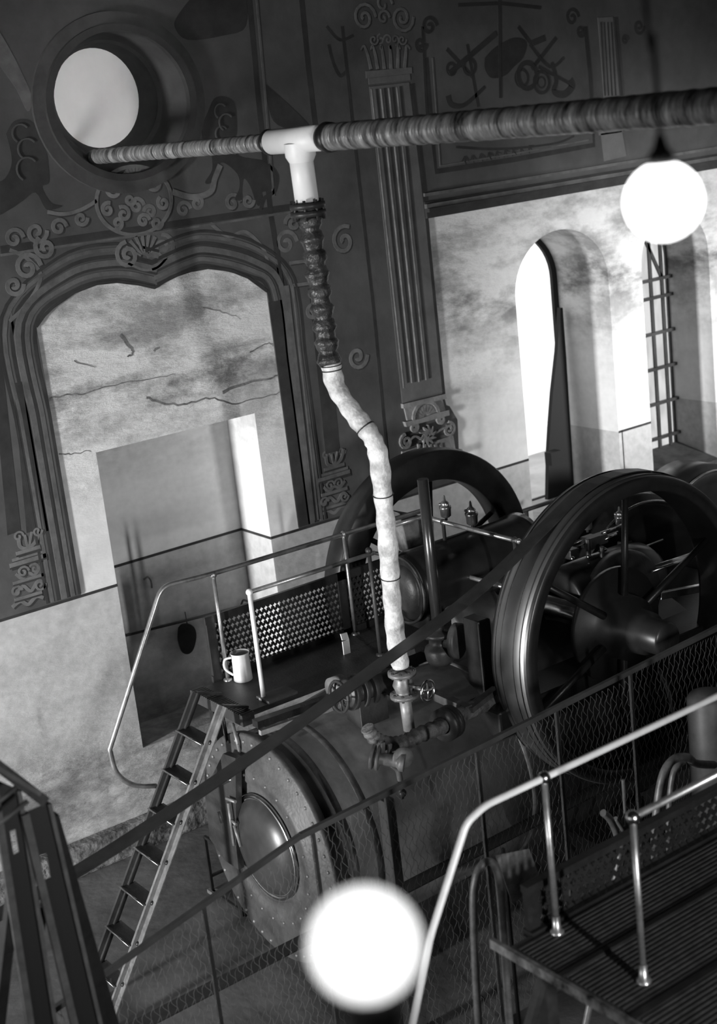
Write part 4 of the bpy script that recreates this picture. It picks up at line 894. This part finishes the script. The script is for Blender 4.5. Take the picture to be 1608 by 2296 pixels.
# ------------------------------------------------------------------ steel stand at lower left
SY = 6.0
sd = thing('steel_stand', 'tall black sheet-steel stand with slotted legs at the lower left edge', 'stand', (2.2, SY, 0))
def to_floor(a, b):
    a = at(*a, y=SY); b = at(*b, y=SY); d = b-a; return a, a+d*((0-a.z)/d.z)
def leg(tl_, tr_, bl, br_, slot, y0, dpt):
    L = [at(*q, y=y0) for q in (tl_, bl, br_, tr_)]
    # run the leg on down to the floor
    dl_, dr_ = L[1]-L[0], L[2]-L[3]; L[1] = L[0]+dl_*((0-L[0].z)/dl_.z); L[2] = L[3]+dr_*((0-L[3].z)/dr_.z)
    if L[2].x-L[1].x < .12: L[2].x = L[1].x+.12
    m = MB(); loops = [[L[0], L[1], L[2], L[3]]]
    sl = [at(*q, y=y0) for q in slot]; loops.append(sl); m.prism(loops, (0, .006, 0))
    m.prism([[L[0], L[1], L[1]+Vector((.006, 0, 0)), L[0]+Vector((.006, 0, 0))]], (0, .05, 0)); m.prism([[L[3], L[2], L[2]+Vector((.006, 0, 0)), L[3]+Vector((.006, 0, 0))]], (0, .05, 0))
    o = m.build('leg', mat('stand_black', .012, .5), sd)
    m = MB(); m.bar(L[0]+Vector((-.01, -.012, 0)), L[1]+Vector((-.01, -.012, 0)), .035, .02, Vector((0, 1, 0))); m.bar(L[3]+Vector((.0, -.012, 0)), L[2]+Vector((0, -.012, 0)), .02, .015, Vector((0, 1, 0))); m.build('leg_flange', mat('stand_edge_grey', .1, .5, .1, .3, 10), o)
    return L
L1 = leg((58, 1822), (108, 1800), (150, 2215), (192, 2215), ((90, 1918), (105, 1914), (114, 1968), (99, 1974)), SY, .2)
L2 = leg((-14, 1745), (40, 1770), (58, 2215), (105, 2215), ((22, 1864), (35, 1859), (43, 1911), (31, 1917)), SY+.02, .2)
m = MB(); m.bar(at(-40, 1690, y=SY-.02), at(98, 1795, y=SY-.02), .06, .05); m.build('top_beam', iron2, sd)
m = MB(); m.bar(at(-40, 1700, y=SY-.06), at(90, 1780, y=SY-.06), .02, .02); m.build('beam_edge', mat('stand_edge_grey', .1), sd)
m = MB(); m.tube([at(-20, 1812, y=SY-.1), at(36, 1765, y=SY-.1)], .012, 8); m.tube([at(-20, 1862, y=SY-.1), at(62, 1796, y=SY-.1)], .012, 8); m.split('tie_rod', mat('stand_edge_grey', .1), sd)
for a, b, w in (((112, 1830), (228, 2230), .07), ((92, 2030), (84, 2220), .03), ((30, 1990), (4, 2225), .05), ((40, 2080), (72, 2220), .03)):
    A_ = at(*a, y=SY+.05); B_ = at(*b, y=SY+.05); dd = B_-A_; B_ = A_+dd*((0-A_.z)/dd.z) if w > .04 else B_
    m = MB(); m.bar(A_, B_, w, .05, Vector((0, 1, 0))); m.build('brace', iron if w > .04 else mid, sd)

# ------------------------------------------------------------------ small things
mg = at(546, 1524, z=1.92)
mug = thing('enamel_jug', 'white enamel jug with side handle standing on the far platform deck', 'jug', (mg.x, mg.y, 1.92))
m = MB(); m.lathe((mg.x, mg.y, 1.92), (0, 0, 1), [(0, 0), (0, .066), (.006, .072), (.2, .066), (.222, .074), (.222, .069), (.19, .062), (.02, .066), (.02, 0)], 32); m.build('body', enamel, mug)
m = MB(); hd = Vector((-.85, .4, 0)).normalized(); c = Vector((mg.x, mg.y, 1.92)); m.tube(smooth_path([c+hd*.068+Vector((0, 0, .19)), c+hd*.12+Vector((0, 0, .18)), c+hd*.125+Vector((0, 0, .11)), c+hd*.07+Vector((0, 0, .05))], 6), .009, 8); m.build('handle', enamel, mug)
wpc = at(419, 1428, y=W+AD-.03)
pdl = thing('wall_paddle', 'black oval paddle-shaped plate hanging on the niche wall behind the railing', 'plate', (wpc.x, W+AD-.03, wpc.z-.2))
m = MB(); ov = [at(*q, y=W+AD-.04) for q in ((402, 1408), (410, 1400), (425, 1399), (437, 1408), (441, 1425), (438, 1445), (432, 1460), (422, 1467), (411, 1464), (404, 1450), (400, 1430))]; m.prism([smooth_path(ov+[ov[0]], 3)[:-1]], (0, .02, 0)); m.build('plate', iron, pdl, .004)
m = MB(); m.tube([at(420, 1400, y=W+AD-.03), at(415, 1372, y=W+AD-.03)], .004, 6); m.build('hanger', iron, pdl)
m = MB(); m.tube([at(282, 1425, y=W+AD-.03), at(415, 1392, y=W+AD-.03), at(540, 1360, y=W+AD-.03)], .012, 8); m.tube(fillet([at(540, 1360, y=W+AD-.03), at(545, 1345, y=W+AD-.03), at(556, 1348, y=W+AD-.03)], .02), .01, 8)
tag(m.build('wall_conduit', iron2), 'thin dark pipe running along the niche wall above the oval plate', 'pipe')
m = MB(); m.tube(smooth_path([at(322, 1300, y=W+AD-.01), at(332, 1294, y=W+AD-.02), at(339, 1302, y=W+AD-.02), at(341, 1318, y=W+AD-.01)], 5), .009, 8); tag(m.build('wall_hook', mid), 'small curved hook on the dim niche wall', 'hook')
m = MB(); q = [at(*t, y=8.9) for t in ((764, 1422), (778, 1418), (783, 1434), (768, 1436))]; m.prism([q], (0, .01, 0)); m.box(q[3]-Vector((0, 0, q[3].z-1.92)), q[2]+Vector((0, .01, 0))); tag(m.build('paper_notice', white_m), 'small white paper clipped to a bracket on the far platform deck', 'paper')
# wall-side railing beyond the back flywheel
rr = thing('wall_railing', 'short dark pipe railing by the doorway threshold behind the back flywheel', 'railing', (10.1, 10.6, 1.4))
m = MB(); a = at(1160, 1150, y=10.4); b_ = at(1215, 1132, y=10.4); m.tube([(a.x-.2, 10.4, a.z), (b_.x+.3, 10.4, a.z)], .022, 8); c = at(1180, 1145, y=10.4); m.build('rail', iron2, rr)
for x in (c.x, c.x+.7): m = MB(); m.tube([(x, 10.4, 0), (x, 10.4, a.z)], .022, 8); m.build('post', iron2, rr)

# grey drum at the right edge behind the mesh guard
tc_ = at(1606, 1560, y=6.25)
m = MB(); m.lathe((tc_.x+.2, 6.5, 0), (0, 0, 1), [(0, 0), (0, .15), (1.75, .15), (1.78, .13), (1.8, .05), (1.8, 0)], 36); tag(m.build('sheet_drum', mat('drum_grey', .16, .5, .1, .3, 4)), 'plain grey upright drum cut by the right edge of the picture', 'drum')
